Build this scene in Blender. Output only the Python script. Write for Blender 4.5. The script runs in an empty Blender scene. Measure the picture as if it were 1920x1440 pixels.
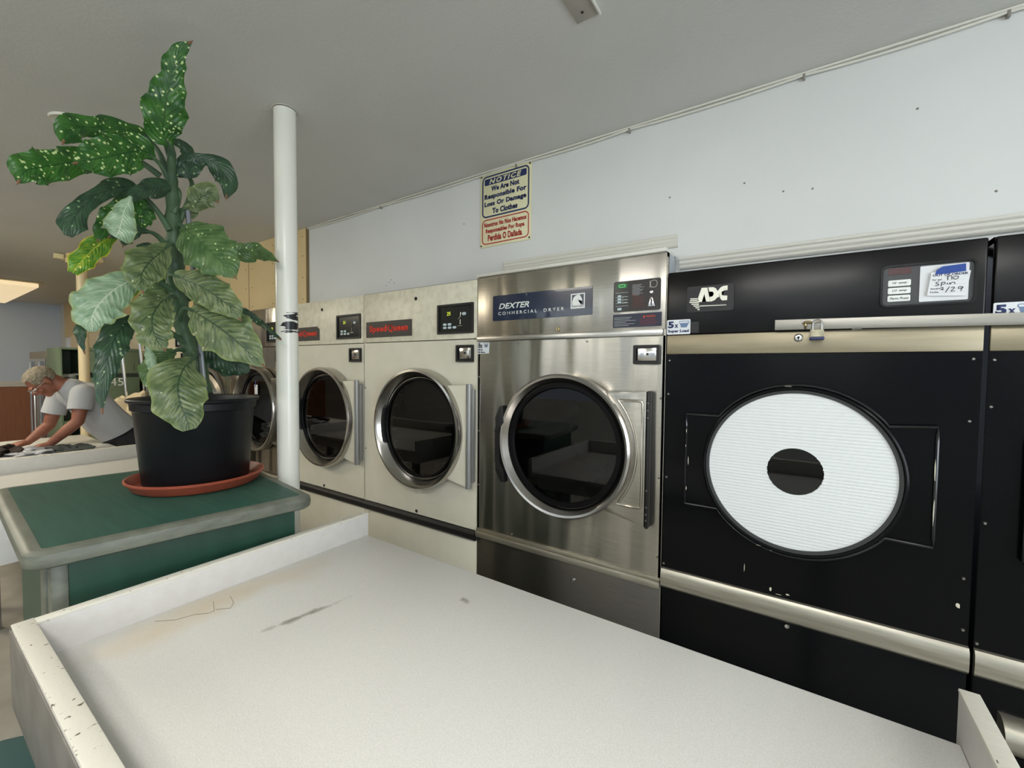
import bpy, bmesh, math, random
from mathutils import Vector, Matrix, noise
random.seed(7)
S = bpy.context.scene
COL = S.collection
PI = math.pi
def R(d): return math.radians(d)

# ---------------------------------------------------------------- camera
CAM = Vector((0.4545, -1.7947, 1.60))
F_PX = 801.886
_y, _p, _r = R(34.0185), R(-2.1631), R(0.5288)
FW = Vector((-math.sin(_y)*math.cos(_p), math.cos(_y)*math.cos(_p), math.sin(_p)))
_R0 = Vector((math.cos(_y), math.sin(_y), 0)); _U0 = _R0.cross(FW)
RT = _R0*math.cos(_r) + _U0*math.sin(_r)
UP = -_R0*math.sin(_r) + _U0*math.cos(_r)
cd = bpy.data.cameras.new('camera'); cd.sensor_width = 36; cd.lens = F_PX/1920*36
cd.clip_start = .05; cd.clip_end = 60
cam = bpy.data.objects.new('camera', cd); COL.objects.link(cam)
M = Matrix.Identity(4)
for i in range(3):
    M[i][0] = RT[i]; M[i][1] = UP[i]; M[i][2] = -FW[i]; M[i][3] = CAM[i]
cam.matrix_world = M
S.camera = cam
# ---------------------------------------------------------------- world, exposure, window light
CEIL = 2.681
w = bpy.data.worlds.new('world'); S.world = w; w.use_nodes = True
w.node_tree.nodes['Background'].inputs[0].default_value = (.75, .85, 1, 1)
w.node_tree.nodes['Background'].inputs[1].default_value = .35
S.view_settings.view_transform = 'Standard'; S.view_settings.look = 'None'
S.view_settings.exposure = 0.68; S.view_settings.gamma = 1.0; S.view_settings.use_curve_mapping = False
def area(name, loc, rot, sx, sy, power, col):
    l = bpy.data.lights.new(name, 'AREA'); l.shape = 'RECTANGLE'; l.size = sx; l.size_y = sy
    l.energy = power; l.color = col
    o = bpy.data.objects.new(name, l); COL.objects.link(o); o.location = loc; o.rotation_euler = rot
    return o
DAY = (.84, .93, 1.0); WARM = (1.0, .80, .52); NEUT = (1.0, .95, .86)
# daylight through the shop windows behind the camera and at the right end
area('window_light', (-3.3, -5.38, 1.75), (R(-108), 0, 0), 1.7, 1.5, 78, DAY)
area('window_light', (-0.7, -5.38, 1.75), (R(-108), 0, 0), 1.7, 1.5, 78, DAY)
area('window_light', (1.9, -5.38, 1.75), (R(-108), 0, 0), 1.7, 1.5, 78, DAY)
area('window_light', (3.88, -2.6, 1.55), (R(108), 0, R(90)), 2.6, 1.9, 62, DAY)

# ---------------------------------------------------------------- helpers
def ray(px, py): return FW + RT*((px-960)/F_PX) - UP*((py-720)/F_PX)
def at(px, py, dist):
    d = ray(px, py); return CAM + d*(dist/math.hypot(d.x, d.y))
def at_x(px, py, X):
    d = ray(px, py); return CAM + d*((X-CAM.x)/d.x)
def at_z(px, py, Z):
    d = ray(px, py); return CAM + d*((Z-CAM.z)/d.z)

def rootloc(p):
    while p.parent: p = p.parent
    return Vector(p.location)
def setlab(o, label=None, cat=None, group=None, kind=None):
    if label: o['label'] = label
    if cat: o['category'] = cat
    if group: o['group'] = group
    if kind: o['kind'] = kind
    return o
def thing(name, label, cat, loc=(0, 0, 0), group=None):
    o = bpy.data.objects.new(name, None); COL.objects.link(o); o.location = loc
    o.empty_display_size = .1
    return setlab(o, label, cat, group)
def obj(name, bm, mat, parent=None, smooth=True, label=None, ang=35):
    if isinstance(bm, bpy.types.Mesh):
        me = bm; bm = bmesh.new(); bm.from_mesh(me)
    else:
        me = bpy.data.meshes.new(name)
    if parent is not None:
        bmesh.ops.translate(bm, vec=-rootloc(parent), verts=bm.verts)
    bmesh.ops.remove_doubles(bm, verts=bm.verts, dist=1e-6)
    bmesh.ops.recalc_face_normals(bm, faces=bm.faces) if name != 'leaf' else None
    if smooth:
        for f in bm.faces: f.smooth = True
        for e in bm.edges:
            if len(e.link_faces) == 2 and e.calc_face_angle(0) > R(ang): e.smooth = False
    bm.to_mesh(me); bm.free()
    for m in (mat if isinstance(mat, (list, tuple)) else [mat]): me.materials.append(m)
    o = bpy.data.objects.new(name, me); COL.objects.link(o)
    if parent is not None: o.parent = parent
    if label: o['label'] = label
    return o
def NB(): return bmesh.new()
def box(bm, x0, x1, y0, y1, z0, z1, bev=0, seg=2, mi=0):
    r = bmesh.ops.create_cube(bm, size=1)
    vs = r['verts']
    for v in vs:
        v.co = Vector((x0 if v.co.x < 0 else x1, y0 if v.co.y < 0 else y1, z0 if v.co.z < 0 else z1))
    fs = set(f for v in vs for f in v.link_faces)
    for f in fs: f.material_index = mi
    if bev:
        es = set(e for v in vs for e in v.link_edges)
        bmesh.ops.bevel(bm, geom=list(es), offset=bev, segments=seg, affect='EDGES', profile=.5)
    return bm
def prism(bm, pts, y0, y1, bev=0, seg=2):
    """polygon in the XZ plane, extruded from y1 (back) to y0 (front)"""
    a = [bm.verts.new((x, y0, z)) for x, z in pts]
    b = [bm.verts.new((x, y1, z)) for x, z in pts]
    n = len(pts)
    f = bm.faces.new(a); g = bm.faces.new(list(reversed(b)))
    for i in range(n): bm.faces.new((a[(i+1) % n], a[i], b[i], b[(i+1) % n]))
    if bev:
        bmesh.ops.bevel(bm, geom=list(f.edges), offset=bev, segments=seg, affect='EDGES', profile=.5)
    big = [q for q in bm.faces if len(q.verts) > 4]
    bmesh.ops.triangulate(bm, faces=big)
    return bm
def rr(x0, x1, z0, z1, r, n=5):
    r = min(r, (x1-x0)/2.01, (z1-z0)/2.01); p = []
    for cx, cz, a0 in ((x1-r, z1-r, 0), (x0+r, z1-r, 90), (x0+r, z0+r, 180), (x1-r, z0+r, 270)):
        for k in range(n+1):
            a = R(a0+90*k/n); p.append((cx+r*math.cos(a), cz+r*math.sin(a)))
    return p
def rrprism(bm, x0, x1, z0, z1, y0, y1, r=.005, bev=0): return prism(bm, rr(x0, x1, z0, z1, r), y0, y1, bev)
def frame(bm, x0, x1, z0, z1, y0, y1, r, t):
    a = rr(x0, x1, z0, z1, r); b = rr(x0+t, x1-t, z0+t, z1-t, max(r-t, .0005)); n = len(a)
    V = [[bm.verts.new((p[0], y, p[1])) for p in q] for q in (a, b) for y in (y0, y1)]
    af, ab, bf, bb = V
    for i in range(n):
        j = (i+1) % n
        for q in ((af[i], af[j], bf[j], bf[i]), (ab[j], ab[i], bb[i], bb[j]), (af[j], af[i], ab[i], ab[j]), (bf[i], bf[j], bb[j], bb[i])):
            bm.faces.new(q)
    return bm
def lathe_y(bm, cx, cz, prof, n=72):
    """prof: list of (radius, y); axis along Y"""
    rings = []
    for r_, y in prof:
        rings.append([bm.verts.new((cx+r_*math.cos(2*PI*i/n), y, cz+r_*math.sin(2*PI*i/n))) for i in range(n)] if r_ > 1e-6 else [bm.verts.new((cx, y, cz))])
    for a, b in zip(rings, rings[1:]):
        for i in range(n):
            j = (i+1) % n
            if len(a) == 1 and len(b) == 1: continue
            if len(a) == 1: bm.faces.new((a[0], b[i], b[j]))
            elif len(b) == 1: bm.faces.new((a[i], a[j], b[0]))
            else: bm.faces.new((a[i], a[j], b[j], b[i]))
    return bm
def lathe_z(bm, cx, cy, prof, n=64):
    rings = []
    for r_, z in prof:
        rings.append([bm.verts.new((cx+r_*math.cos(2*PI*i/n), cy+r_*math.sin(2*PI*i/n), z)) for i in range(n)] if r_ > 1e-6 else [bm.verts.new((cx, cy, z))])
    for a, b in zip(rings, rings[1:]):
        for i in range(n):
            j = (i+1) % n
            if len(a) == 1: bm.faces.new((a[0], b[i], b[j]))
            elif len(b) == 1: bm.faces.new((a[i], a[j], b[0]))
            else: bm.faces.new((a[i], a[j], b[j], b[i]))
    return bm
def tube(bm, pts, rad, n=10, cap=True):
    pts = [Vector(p) for p in pts]
    rad = [rad]*len(pts) if not isinstance(rad, (list, tuple)) else rad
    rings = []; up = None
    for i, p in enumerate(pts):
        t = (pts[min(i+1, len(pts)-1)] - pts[max(i-1, 0)]).normalized()
        if up is None:
            up = t.orthogonal().normalized()
        up = (up - t*up.dot(t)).normalized()
        s = t.cross(up)
        rings.append([bm.verts.new(p + (up*math.cos(2*PI*k/n) + s*math.sin(2*PI*k/n))*rad[i]) for k in range(n)])
    for a, b in zip(rings, rings[1:]):
        for k in range(n):
            bm.faces.new((a[k], a[(k+1) % n], b[(k+1) % n], b[k]))
    if cap:
        bm.faces.new(list(reversed(rings[0]))); bm.faces.new(rings[-1])
    return bm
def spline(pts, n):
    """Catmull-Rom through tuples of equal length"""
    P = [tuple(p) for p in pts]; out = []
    Q = [tuple(2*a-b for a, b in zip(P[0], P[1]))] + P + [tuple(2*a-b for a, b in zip(P[-1], P[-2]))]
    m = len(P)-1
    for i in range(n+1):
        t = i/n*m; k = min(int(t), m-1); u = t-k
        a, b, c, d = Q[k:k+4]
        out.append(tuple(.5*(2*b_+(c_-a_)*u+(2*a_-5*b_+4*c_-d_)*u*u+(3*b_-a_-3*c_+d_)*u**3) for a_, b_, c_, d_ in zip(a, b, c, d)))
    return out
def holed(bm, x0, x1, z0, z1, cx, cz, r, y, depth=.03):
    """front sheet with a round hole, with returned lip"""
    angs = sorted(set([2*PI*i/72 for i in range(72)] + [math.atan2(b-cz, a-cx) % (2*PI) for a in (x0, x1) for b in (z0, z1)]))
    inn, out, lip = [], [], []
    for a in angs:
        c, s = math.cos(a), math.sin(a)
        t = min([v for v in ((x1-cx)/c if c > 1e-9 else 9e9, (x0-cx)/c if c < -1e-9 else 9e9, (z1-cz)/s if s > 1e-9 else 9e9, (z0-cz)/s if s < -1e-9 else 9e9)])
        inn.append(bm.verts.new((cx+r*c, y, cz+r*s))); out.append(bm.verts.new((cx+t*c, y, cz+t*s)))
        lip.append(bm.verts.new((cx+r*c, y+depth, cz+r*s)))
    n = len(angs)
    for i in range(n):
        j = (i+1) % n
        bm.faces.new((inn[i], inn[j], out[j], out[i])); bm.faces.new((inn[j], inn[i], lip[i], lip[j]))
    return bm
def text(name, s, bb, y, mat, parent, bold=.0, shear=0, space=1.0, label=None, depth=.0006, tilt=None):
    cu = bpy.data.curves.new(name, 'FONT'); cu.body = s; cu.offset = bold; cu.shear = shear
    cu.space_character = space; cu.align_x = 'CENTER'; cu.extrude = 0; cu.resolution_u = 3
    to = bpy.data.objects.new(name, cu); COL.objects.link(to)
    dg = bpy.context.evaluated_depsgraph_get()
    me = bpy.data.meshes.new_from_object(to.evaluated_get(dg))
    bpy.data.objects.remove(to); bpy.data.curves.remove(cu)
    bm = bmesh.new(); bm.from_mesh(me); bpy.data.meshes.remove(me)
    xs = [v.co.x for v in bm.verts]; ys = [v.co.y for v in bm.verts]
    a, b, c, d = min(xs), max(xs), min(ys), max(ys)
    for v in bm.verts:
        u = (v.co.x-a)/(b-a); q = (v.co.y-c)/(d-c)
        v.co = Vector((bb[0]+u*(bb[1]-bb[0]), y, bb[2]+q*(bb[3]-bb[2])))
    ex = bmesh.ops.extrude_face_region(bm, geom=list(bm.faces))
    for g in ex['geom']:
        if isinstance(g, bmesh.types.BMVert): g.co.y += depth
    if tilt: bmesh.ops.rotate(bm, verts=bm.verts, cent=((bb[0]+bb[1])/2, y, (bb[2]+bb[3])/2), matrix=Matrix.Rotation(tilt, 3, 'Y'))
    return obj(name, bm, mat, parent, smooth=False, label=label)

# ---------------------------------------------------------------- materials
def nt(name):
    m = bpy.data.materials.new(name); m.use_nodes = True
    return m, m.node_tree, m.node_tree.nodes, m.node_tree.links, m.node_tree.nodes['Principled BSDF']
def srgb(r, g, b):
    f = lambda c: ((c/255+.055)/1.055)**2.4 if c > 10 else c/255/12.92
    return (f(r), f(g), f(b), 1)
def mat(name, col, rough=.5, metal=0, spec=.5, noise_amt=0, nscale=8, nstretch=(1, 1, 1), col2=None, bump=0, bscale=60, coat=0, bdist=.002, thr=None):
    m, t, N, L, P = nt(name)
    P.inputs['Base Color'].default_value = col; P.inputs['Roughness'].default_value = rough
    P.inputs['Metallic'].default_value = metal; P.inputs['Specular IOR Level'].default_value = spec
    P.inputs['Coat Weight'].default_value = coat
    tc = N.new('ShaderNodeTexCoord')
    if col2 is not None:
        mp = N.new('ShaderNodeMapping'); mp.inputs['Scale'].default_value = nstretch
        nz = N.new('ShaderNodeTexNoise'); nz.inputs['Scale'].default_value = nscale; nz.inputs['Detail'].default_value = 6
        cr = N.new('ShaderNodeValToRGB')
        lo, hi = thr or (.35, .7)
        cr.color_ramp.elements[0].position = lo; cr.color_ramp.elements[0].color = col
        cr.color_ramp.elements[1].position = hi; cr.color_ramp.elements[1].color = col2
        L.new(tc.outputs['Object'], mp.inputs[0]); L.new(mp.outputs[0], nz.inputs['Vector'])
        L.new(nz.outputs[0], cr.inputs[0]); L.new(cr.outputs[0], P.inputs['Base Color'])
    if bump:
        nb = N.new('ShaderNodeTexNoise'); nb.inputs['Scale'].default_value = bscale; nb.inputs['Detail'].default_value = 4 if bscale > 20 else 1
        b = N.new('ShaderNodeBump'); b.inputs['Strength'].default_value = bump; b.inputs['Distance'].default_value = bdist
        L.new(tc.outputs['Object'], nb.inputs['Vector']); L.new(nb.outputs[0], b.inputs['Height']); L.new(b.outputs[0], P.inputs['Normal'])
    return m
def emis(name, col, s):
    m, t, N, L, P = nt(name)
    P.inputs['Base Color'].default_value = (col[0], col[1], col[2], 1)
    P.inputs['Emission Color'].default_value = (col[0], col[1], col[2], 1); P.inputs['Emission Strength'].default_value = s
    return m
def steel(name, col, rough=.28, aniso=.75, wav=.35, wscale=(2.8, 1, .45)):
    m, t, N, L, P = nt(name)
    P.inputs['Metallic'].default_value = 1; P.inputs['Roughness'].default_value = rough
    P.inputs['Anisotropic'].default_value = aniso; P.inputs['Anisotropic Rotation'].default_value = .25
    tg = N.new('ShaderNodeTangent'); tg.direction_type = 'RADIAL'; tg.axis = 'Z'
    tc = N.new('ShaderNodeTexCoord')
    mp = N.new('ShaderNodeMapping'); mp.inputs['Scale'].default_value = wscale
    nz = N.new('ShaderNodeTexNoise'); nz.inputs['Scale'].default_value = 1.3; nz.inputs['Detail'].default_value = 1.5
    b = N.new('ShaderNodeBump'); b.inputs['Strength'].default_value = wav; b.inputs['Distance'].default_value = .05
    L.new(tc.outputs['Object'], mp.inputs[0]); L.new(mp.outputs[0], nz.inputs['Vector'])
    L.new(nz.outputs[0], b.inputs['Height']); L.new(b.outputs[0], P.inputs['Normal'])
    mp2 = N.new('ShaderNodeMapping'); mp2.inputs['Scale'].default_value = (3, 3, 60)
    n2 = N.new('ShaderNodeTexNoise'); n2.inputs['Scale'].default_value = 3; n2.inputs['Detail'].default_value = 5
    cr = N.new('ShaderNodeValToRGB')
    cr.color_ramp.elements[0].position = .3; cr.color_ramp.elements[0].color = tuple(c*.86 for c in col[:3]) + (1,)
    cr.color_ramp.elements[1].position = .7; cr.color_ramp.elements[1].color = col
    L.new(tc.outputs['Object'], mp2.inputs[0]); L.new(mp2.outputs[0], n2.inputs['Vector']); L.new(n2.outputs[0], cr.inputs[0])
    L.new(cr.outputs[0], P.inputs['Base Color'])
    return m
def glassmat(name, tint=.35):
    m, t, N, L, P = nt(name)
    N.remove(P)
    tr = N.new('ShaderNodeBsdfTransparent'); tr.inputs[0].default_value = (tint, tint*1.02, tint, 1)
    gl = N.new('ShaderNodeBsdfGlossy'); gl.inputs['Roughness'].default_value = .02; gl.inputs[0].default_value = (1, 1, 1, 1)
    fr = N.new('ShaderNodeFresnel'); fr.inputs['IOR'].default_value = 1.5
    mx = N.new('ShaderNodeMixShader')
    L.new(fr.outputs[0], mx.inputs[0]); L.new(tr.outputs[0], mx.inputs[1]); L.new(gl.outputs[0], mx.inputs[2])
    L.new(mx.outputs[0], N['Material Output'].inputs[0])
    return m

wall_m = mat('painted_wall', srgb(214, 216, 214), .5, col2=srgb(222, 224, 222), nscale=1.5, bump=.15, bscale=120)
yellow_m = mat('yellow_wall_paint', srgb(222, 200, 152), .5, col2=srgb(214, 190, 140), nscale=2)
ceil_m = mat('ceiling_paint', srgb(210, 210, 206), .85, col2=srgb(205, 205, 201), nscale=2, bump=.4, bscale=90, bdist=.003)
floor_m = mat('floor_tile', srgb(160, 156, 146), .45, col2=srgb(140, 136, 126), nscale=4)
beige = mat('beige_enamel', srgb(228, 224, 206), .42, col2=srgb(219, 215, 196), nscale=7, thr=(.3, .75), bump=.06, bscale=30)
beige_top = mat('mottled_beige_enamel', srgb(232, 227, 206), .36, col2=srgb(214, 208, 184), nscale=22, thr=(.42, .72))
seam_m = mat('dark_gap', srgb(40, 36, 32), .7)
blackpl = mat('black_plastic', srgb(22, 22, 23), .45)
greypl = mat('charcoal_plate', srgb(52, 48, 46), .45)
red_m = mat('red_lettering', srgb(232, 62, 44), .5)
white_m = mat('white_print', srgb(235, 238, 235), .5)
offwhite = mat('off_white_print', srgb(200, 205, 205), .5)
silver = steel('brushed_steel', (.56, .53, .47, 1), .25, .8, .95)
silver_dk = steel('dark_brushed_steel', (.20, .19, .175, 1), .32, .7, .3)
strip_m = steel('steel_trim', (.66, .65, .62, 1), .3, .5, .1, (1, 1, 1))
strip_tan = mat('worn_steel_strip', srgb(168, 158, 135), .42, metal=.75, col2=srgb(150, 141, 118), nscale=3, nstretch=(1, 1, 14))
strip_lo = mat('scuffed_steel_strip', srgb(190, 186, 172), .36, metal=.8, col2=srgb(160, 154, 138), nscale=4, nstretch=(1, 1, 16))
bar_m = mat('grey_steel_bar', srgb(170, 167, 158), .35, metal=.7, col2=srgb(150, 148, 140), nscale=3, nstretch=(1, 1, 20))
chrome = mat('chrome', (.72, .71, .68, 1), .16, metal=1)
ring_m = mat('satin_steel_ring', (.50, .48, .45, 1), .2, metal=1)
hinge_m = mat('grey_hinge', srgb(150, 150, 148), .35, metal=.5)
black_en = mat('black_enamel', srgb(7, 8, 10), .2, spec=.16)
black_gl = mat('gloss_black_edge', srgb(14, 15, 18), .18, spec=.6)
black_top = mat('worn_black_enamel', srgb(8, 8, 10), .25, spec=.3, col2=srgb(30, 29, 27), nscale=3, thr=(.5, .8), bump=.2, bscale=4, bdist=.01)
rubber = mat('black_rubber', srgb(8, 8, 9), .5, spec=.15)
drum_m = mat('dark_drum_metal', srgb(58, 60, 58), .4, metal=.6)
glass = glassmat('tinted_glass', .30)
navy = mat('navy_plate', srgb(16, 32, 62), .22, coat=.3)
screen = mat('dark_display', srgb(26, 30, 28), .2)
led_y = emis('yellow_digits', (.75, .85, .05), .35)
led_g = mat('green_display', srgb(20, 95, 45), .3)
led_gl = mat('pale_green_digits', srgb(120, 220, 140), .4)
key_m = mat('pale_key', srgb(196, 212, 216), .4)
foam_m, t_, N_, L_, P_ = nt('bubble_foam')
P_.inputs['Base Color'].default_value = srgb(224, 228, 228); P_.inputs['Roughness'].default_value = .5
tc = N_.new('ShaderNodeTexCoord'); mp = N_.new('ShaderNodeMapping'); mp.inputs['Scale'].default_value = (.45, 1, 1)
vo = N_.new('ShaderNodeTexVoronoi'); vo.inputs['Scale'].default_value = 95; vo.inputs['Randomness'].default_value = .25
wv = N_.new('ShaderNodeTexWave'); wv.bands_direction = 'Z'; wv.inputs['Scale'].default_value = 28; wv.inputs['Distortion'].default_value = 1.2; wv.inputs['Detail Scale'].default_value = 4
ad = N_.new('ShaderNodeMath'); ad.operation = 'ADD'
bp_ = N_.new('ShaderNodeBump'); bp_.inputs['Strength'].default_value = .35; bp_.inputs['Distance'].default_value = .003
L_.new(tc.outputs['Object'], mp.inputs[0]); L_.new(mp.outputs[0], vo.inputs['Vector']); L_.new(tc.outputs['Object'], wv.inputs['Vector'])
L_.new(vo.outputs['Distance'], ad.inputs[0]); L_.new(wv.outputs['Fac'], ad.inputs[1]); L_.new(ad.outputs[0], bp_.inputs['Height']); L_.new(bp_.outputs[0], P_.inputs['Normal'])
sticker_m = mat('white_sticker', srgb(224, 228, 232), .4)
navy_ink = mat('navy_ink', srgb(28, 44, 92), .5)
black_ink = mat('black_ink', srgb(18, 18, 20), .5)
red_ink = mat('dark_red_ink', srgb(178, 28, 30), .5)
orange_ink = mat('orange_red_ink', srgb(214, 78, 46), .5)
dullred = mat('dull_red_ink', srgb(110, 44, 40), .5)
sign_m = mat('cream_sign', srgb(226, 222, 184), .4)
paper = mat('paper', srgb(226, 228, 230), .6)
blue_tape = mat('blue_tape', srgb(30, 70, 150), .55)
brass = mat('worn_brass', srgb(176, 160, 120), .35, metal=.8)
trim_m = mat('white_gloss_trim', srgb(220, 218, 208), .35)
pole_m = mat('white_gloss_pole_paint', srgb(224, 224, 214), .22)
cream_pole = mat('cream_pole_paint', srgb(225, 208, 168), .35)
wood_m, t_, N_, L_, P_ = nt('red_brown_panelling')
tc = N_.new('ShaderNodeTexCoord'); mp = N_.new('ShaderNodeMapping'); mp.inputs['Scale'].default_value = (1, 6, .5)
nz = N_.new('ShaderNodeTexNoise'); nz.inputs['Scale'].default_value = 6; nz.inputs['Detail'].default_value = 8
cr = N_.new('ShaderNodeValToRGB'); cr.color_ramp.elements[0].color = srgb(128, 78, 52); cr.color_ramp.elements[1].color = srgb(172, 112, 78)
L_.new(tc.outputs['Object'], mp.inputs[0]); L_.new(mp.outputs[0], nz.inputs['Vector']); L_.new(nz.outputs[0], cr.inputs[0]); L_.new(cr.outputs[0], P_.inputs['Base Color'])
P_.inputs['Roughness'].default_value = .45
green_m = mat('sage_green_metal', srgb(112, 130, 104), .5, col2=srgb(98, 116, 92), nscale=3)
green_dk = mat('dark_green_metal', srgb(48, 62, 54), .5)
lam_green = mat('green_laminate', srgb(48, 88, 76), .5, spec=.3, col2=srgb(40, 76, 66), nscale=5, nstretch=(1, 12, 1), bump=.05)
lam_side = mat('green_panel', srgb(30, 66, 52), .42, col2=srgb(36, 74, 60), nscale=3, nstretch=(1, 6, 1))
nosing_m = mat('grey_green_edging', srgb(112, 116, 104), .45, col2=srgb(88, 92, 82), nscale=6, nstretch=(1, 3, 8), bump=.1)
terracotta = mat('terracotta_plastic', srgb(166, 82, 60), .45, col2=srgb(150, 72, 52), nscale=5)
pot_m = mat('black_pot_plastic', srgb(12, 15, 18), .42, spec=.35, col2=srgb(18, 21, 24), nscale=4)
soil_m = mat('soil', srgb(50, 38, 28), .9, bump=1, bscale=60, bdist=.01)
stake_m = mat('grey_stake', srgb(120, 124, 128), .3, metal=.6)
seat_m = mat('teal_green_seat', srgb(52, 84, 82), .4)

# white laminate with yellowed stain and scuffs
def laminate():
    m, t, N, L, P = nt('worn_white_laminate')
    tc = N.new('ShaderNodeTexCoord')
    n1 = N.new('ShaderNodeTexNoise'); n1.inputs['Scale'].default_value = 420; n1.inputs['Detail'].default_value = 2
    c1 = N.new('ShaderNodeValToRGB'); c1.color_ramp.elements[0].position = .3; c1.color_ramp.elements[0].color = srgb(208, 207, 201)
    c1.color_ramp.elements[1].position = .7; c1.color_ramp.elements[1].color = srgb(226, 225, 220)
    L.new(tc.outputs['Object'], n1.inputs['Vector']); L.new(n1.outputs[0], c1.inputs[0])
    def spot(cx, cy, sx, sy, rot, nscale, lo, hi):
        mp = N.new('ShaderNodeMapping'); mp.vector_type = 'TEXTURE'
        mp.inputs['Location'].default_value = (cx, cy, .91); mp.inputs['Rotation'].default_value = (0, 0, R(rot)); mp.inputs['Scale'].default_value = (sx, sy, 1)
        ge = N.new('ShaderNodeNewGeometry'); L.new(ge.outputs['Position'], mp.inputs[0])
        ln = N.new('ShaderNodeVectorMath'); ln.operation = 'LENGTH'; L.new(mp.outputs[0], ln.inputs[0])
        nz = N.new('ShaderNodeTexNoise'); nz.inputs['Scale'].default_value = nscale; nz.inputs['Detail'].default_value = 5
        L.new(ge.outputs['Position'], nz.inputs['Vector'])
        a = N.new('ShaderNodeMath'); a.operation = 'SUBTRACT'; L.new(nz.outputs[0], a.inputs[0])
        b = N.new('ShaderNodeMath'); b.operation = 'MULTIPLY'; b.inputs[1].default_value = .5; L.new(ln.outputs['Value'], b.inputs[0]); L.new(b.outputs[0], a.inputs[1])
        r = N.new('ShaderNodeMapRange'); r.inputs[1].default_value = lo; r.inputs[2].default_value = hi; L.new(a.outputs[0], r.inputs[0])
        return r.outputs[0]
    col = c1.outputs[0]
    for s, c, k in ((spot(-.93, -1.25, .10, .42, 0, 6, 0, .5), srgb(206, 190, 160), .75),
                    (spot(-.665, -1.145, .016, .13, -10, 22, .05, .4), srgb(124, 118, 102), .9),
                    (spot(-.35, -.84, .03, .02, 0, 50, .15, .4), srgb(120, 112, 90), .7)):
        mu = N.new('ShaderNodeMath'); mu.operation = 'MULTIPLY'; mu.inputs[1].default_value = k; L.new(s, mu.inputs[0])
        mx = N.new('ShaderNodeMix'); mx.data_type = 'RGBA'; L.new(mu.outputs[0], mx.inputs[0]); L.new(col, mx.inputs[6]); mx.inputs[7].default_value = c
        col = mx.outputs[2]
    L.new(col, P.inputs['Base Color']); P.inputs['Roughness'].default_value = .42
    return m
lam_w = laminate()
rim_m = mat('chipped_white_rim_paint', srgb(214, 212, 208), .5, col2=srgb(209, 206, 201), nscale=30, bump=.4, bscale=50)
rim_edge = mat('chipped_rim_edge', srgb(222, 219, 206), .55, col2=srgb(96, 88, 76), nscale=85, nstretch=(1, .8, 1), thr=(.66, .69), bump=.6, bscale=60)
apron_m = mat('grey_apron', srgb(128, 124, 118), .5, col2=srgb(104, 100, 94), nscale=12)

# ---------------------------------------------------------------- setting
def struct(name, bm, m, parent=None, **k):
    o = obj(name, bm, m, parent, **k)
    if parent is None: o['kind'] = 'structure'
    return o
XL, XR, YF, WY = -11.0, 4.0, -5.5, .12
struct('floor', box(NB(), XL-.2, XR+.2, YF-.2, 1.2, -.1, 0), floor_m)
struct('ceiling', box(NB(), XL-.2, XR+.2, YF-.2, .3, CEIL, CEIL+.1), ceil_m)
# dryer wall above the machines: yellow section, then white, lower edge follows the machine tops
b = NB()
box(b, -2.77, -.0025, WY, WY+.1, 2.08, CEIL); box(b, -.0025, XR, WY, WY+.1, 1.995, CEIL)
box(b, XL, -10.6, WY, WY+.1, 0, CEIL)
struct('wall_back', b, wall_m)
b = NB(); box(b, -10.6, -2.78, WY-.012, WY+.1, 2.08, CEIL)
yw = struct('wall_panel_yellow', b, yellow_m); yw.name = 'trim_1'
b = NB()
for x in (-3.72, -4.94, -6.16): box(b, x-.003, x+.003, WY-.0135, WY-.011, 2.085, CEIL-.002)
box(b, -2.79, -2.772, WY-.014, WY-.001, 2.085, CEIL-.002)
for x in (-3.78, -3.66, -3.3, -4.88, -5.0, -2.84):
    for z in (2.13, 2.3, 2.47, 2.62): lathe_y(b, x, z, [(0, WY-.0155), (.004, WY-.0145), (.005, WY-.011)], 10)
obj('seam', b, mat('seam_brown', srgb(120, 100, 66), .6), yw, smooth=False)
struct('wall_left', box(NB(), XL-.12, XL, YF, WY, 0, CEIL), mat('pale_blue_wall', srgb(200, 212, 228), .6))
b = NB(); box(b, XL, XL+.02, YF, WY, 0, 1.19)
struct('trim_2', b, wood_m)
b = NB(); box(b, XL, XL+.035, YF, WY, 1.19, 1.225, .004); box(b, XL, XL+.025, YF, WY, 1.225, 1.285, .006)
struct('trim_3', b, trim_m)
def wall_with_windows(name, horizontal, pos, a0, a1, wins, th=.1):
    b = NB(); cur = a0
    def bx(u0, u1, z0, z1):
        if horizontal: box(b, u0, u1, pos-th, pos, z0, z1)
        else: box(b, pos, pos+th, u0, u1, z0, z1)
    for (u0, u1, z0, z1) in wins:
        bx(cur, u0, 0, CEIL); bx(u0, u1, 0, z0); bx(u0, u1, z1, CEIL); cur = u1
    bx(cur, a1, 0, CEIL)
    return struct(name, b, wall_m)
wf = [(-4.2, -2.4, .95, 2.55), (-1.6, .2, .95, 2.55), (1.0, 2.8, .95, 2.55)]
wall_with_windows('wall_front', True, YF, XL, XR, wf)
wall_with_windows('wall_right', False, XR, YF, WY, [(-3.95, -1.25, .6, 2.5)])
n_ = 1
for (u0, u1, z0, z1) in wf:
    o = struct('window_%d' % n_, frame(NB(), u0, u1, z0, z1, YF-.06, YF-.02, .001, .05), trim_m); n_ += 1
b = NB()
for (y0, y1, z0, z1) in ((-3.95, -3.9, .6, 2.5), (-1.3, -1.25, .6, 2.5), (-3.9, -1.3, .6, .65), (-3.9, -1.3, 2.45, 2.5), (-2.63, -2.58, .65, 2.45)): box(b, XR+.03, XR+.07, y0, y1, z0, z1)
struct('window_%d' % n_, b, trim_m)

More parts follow.
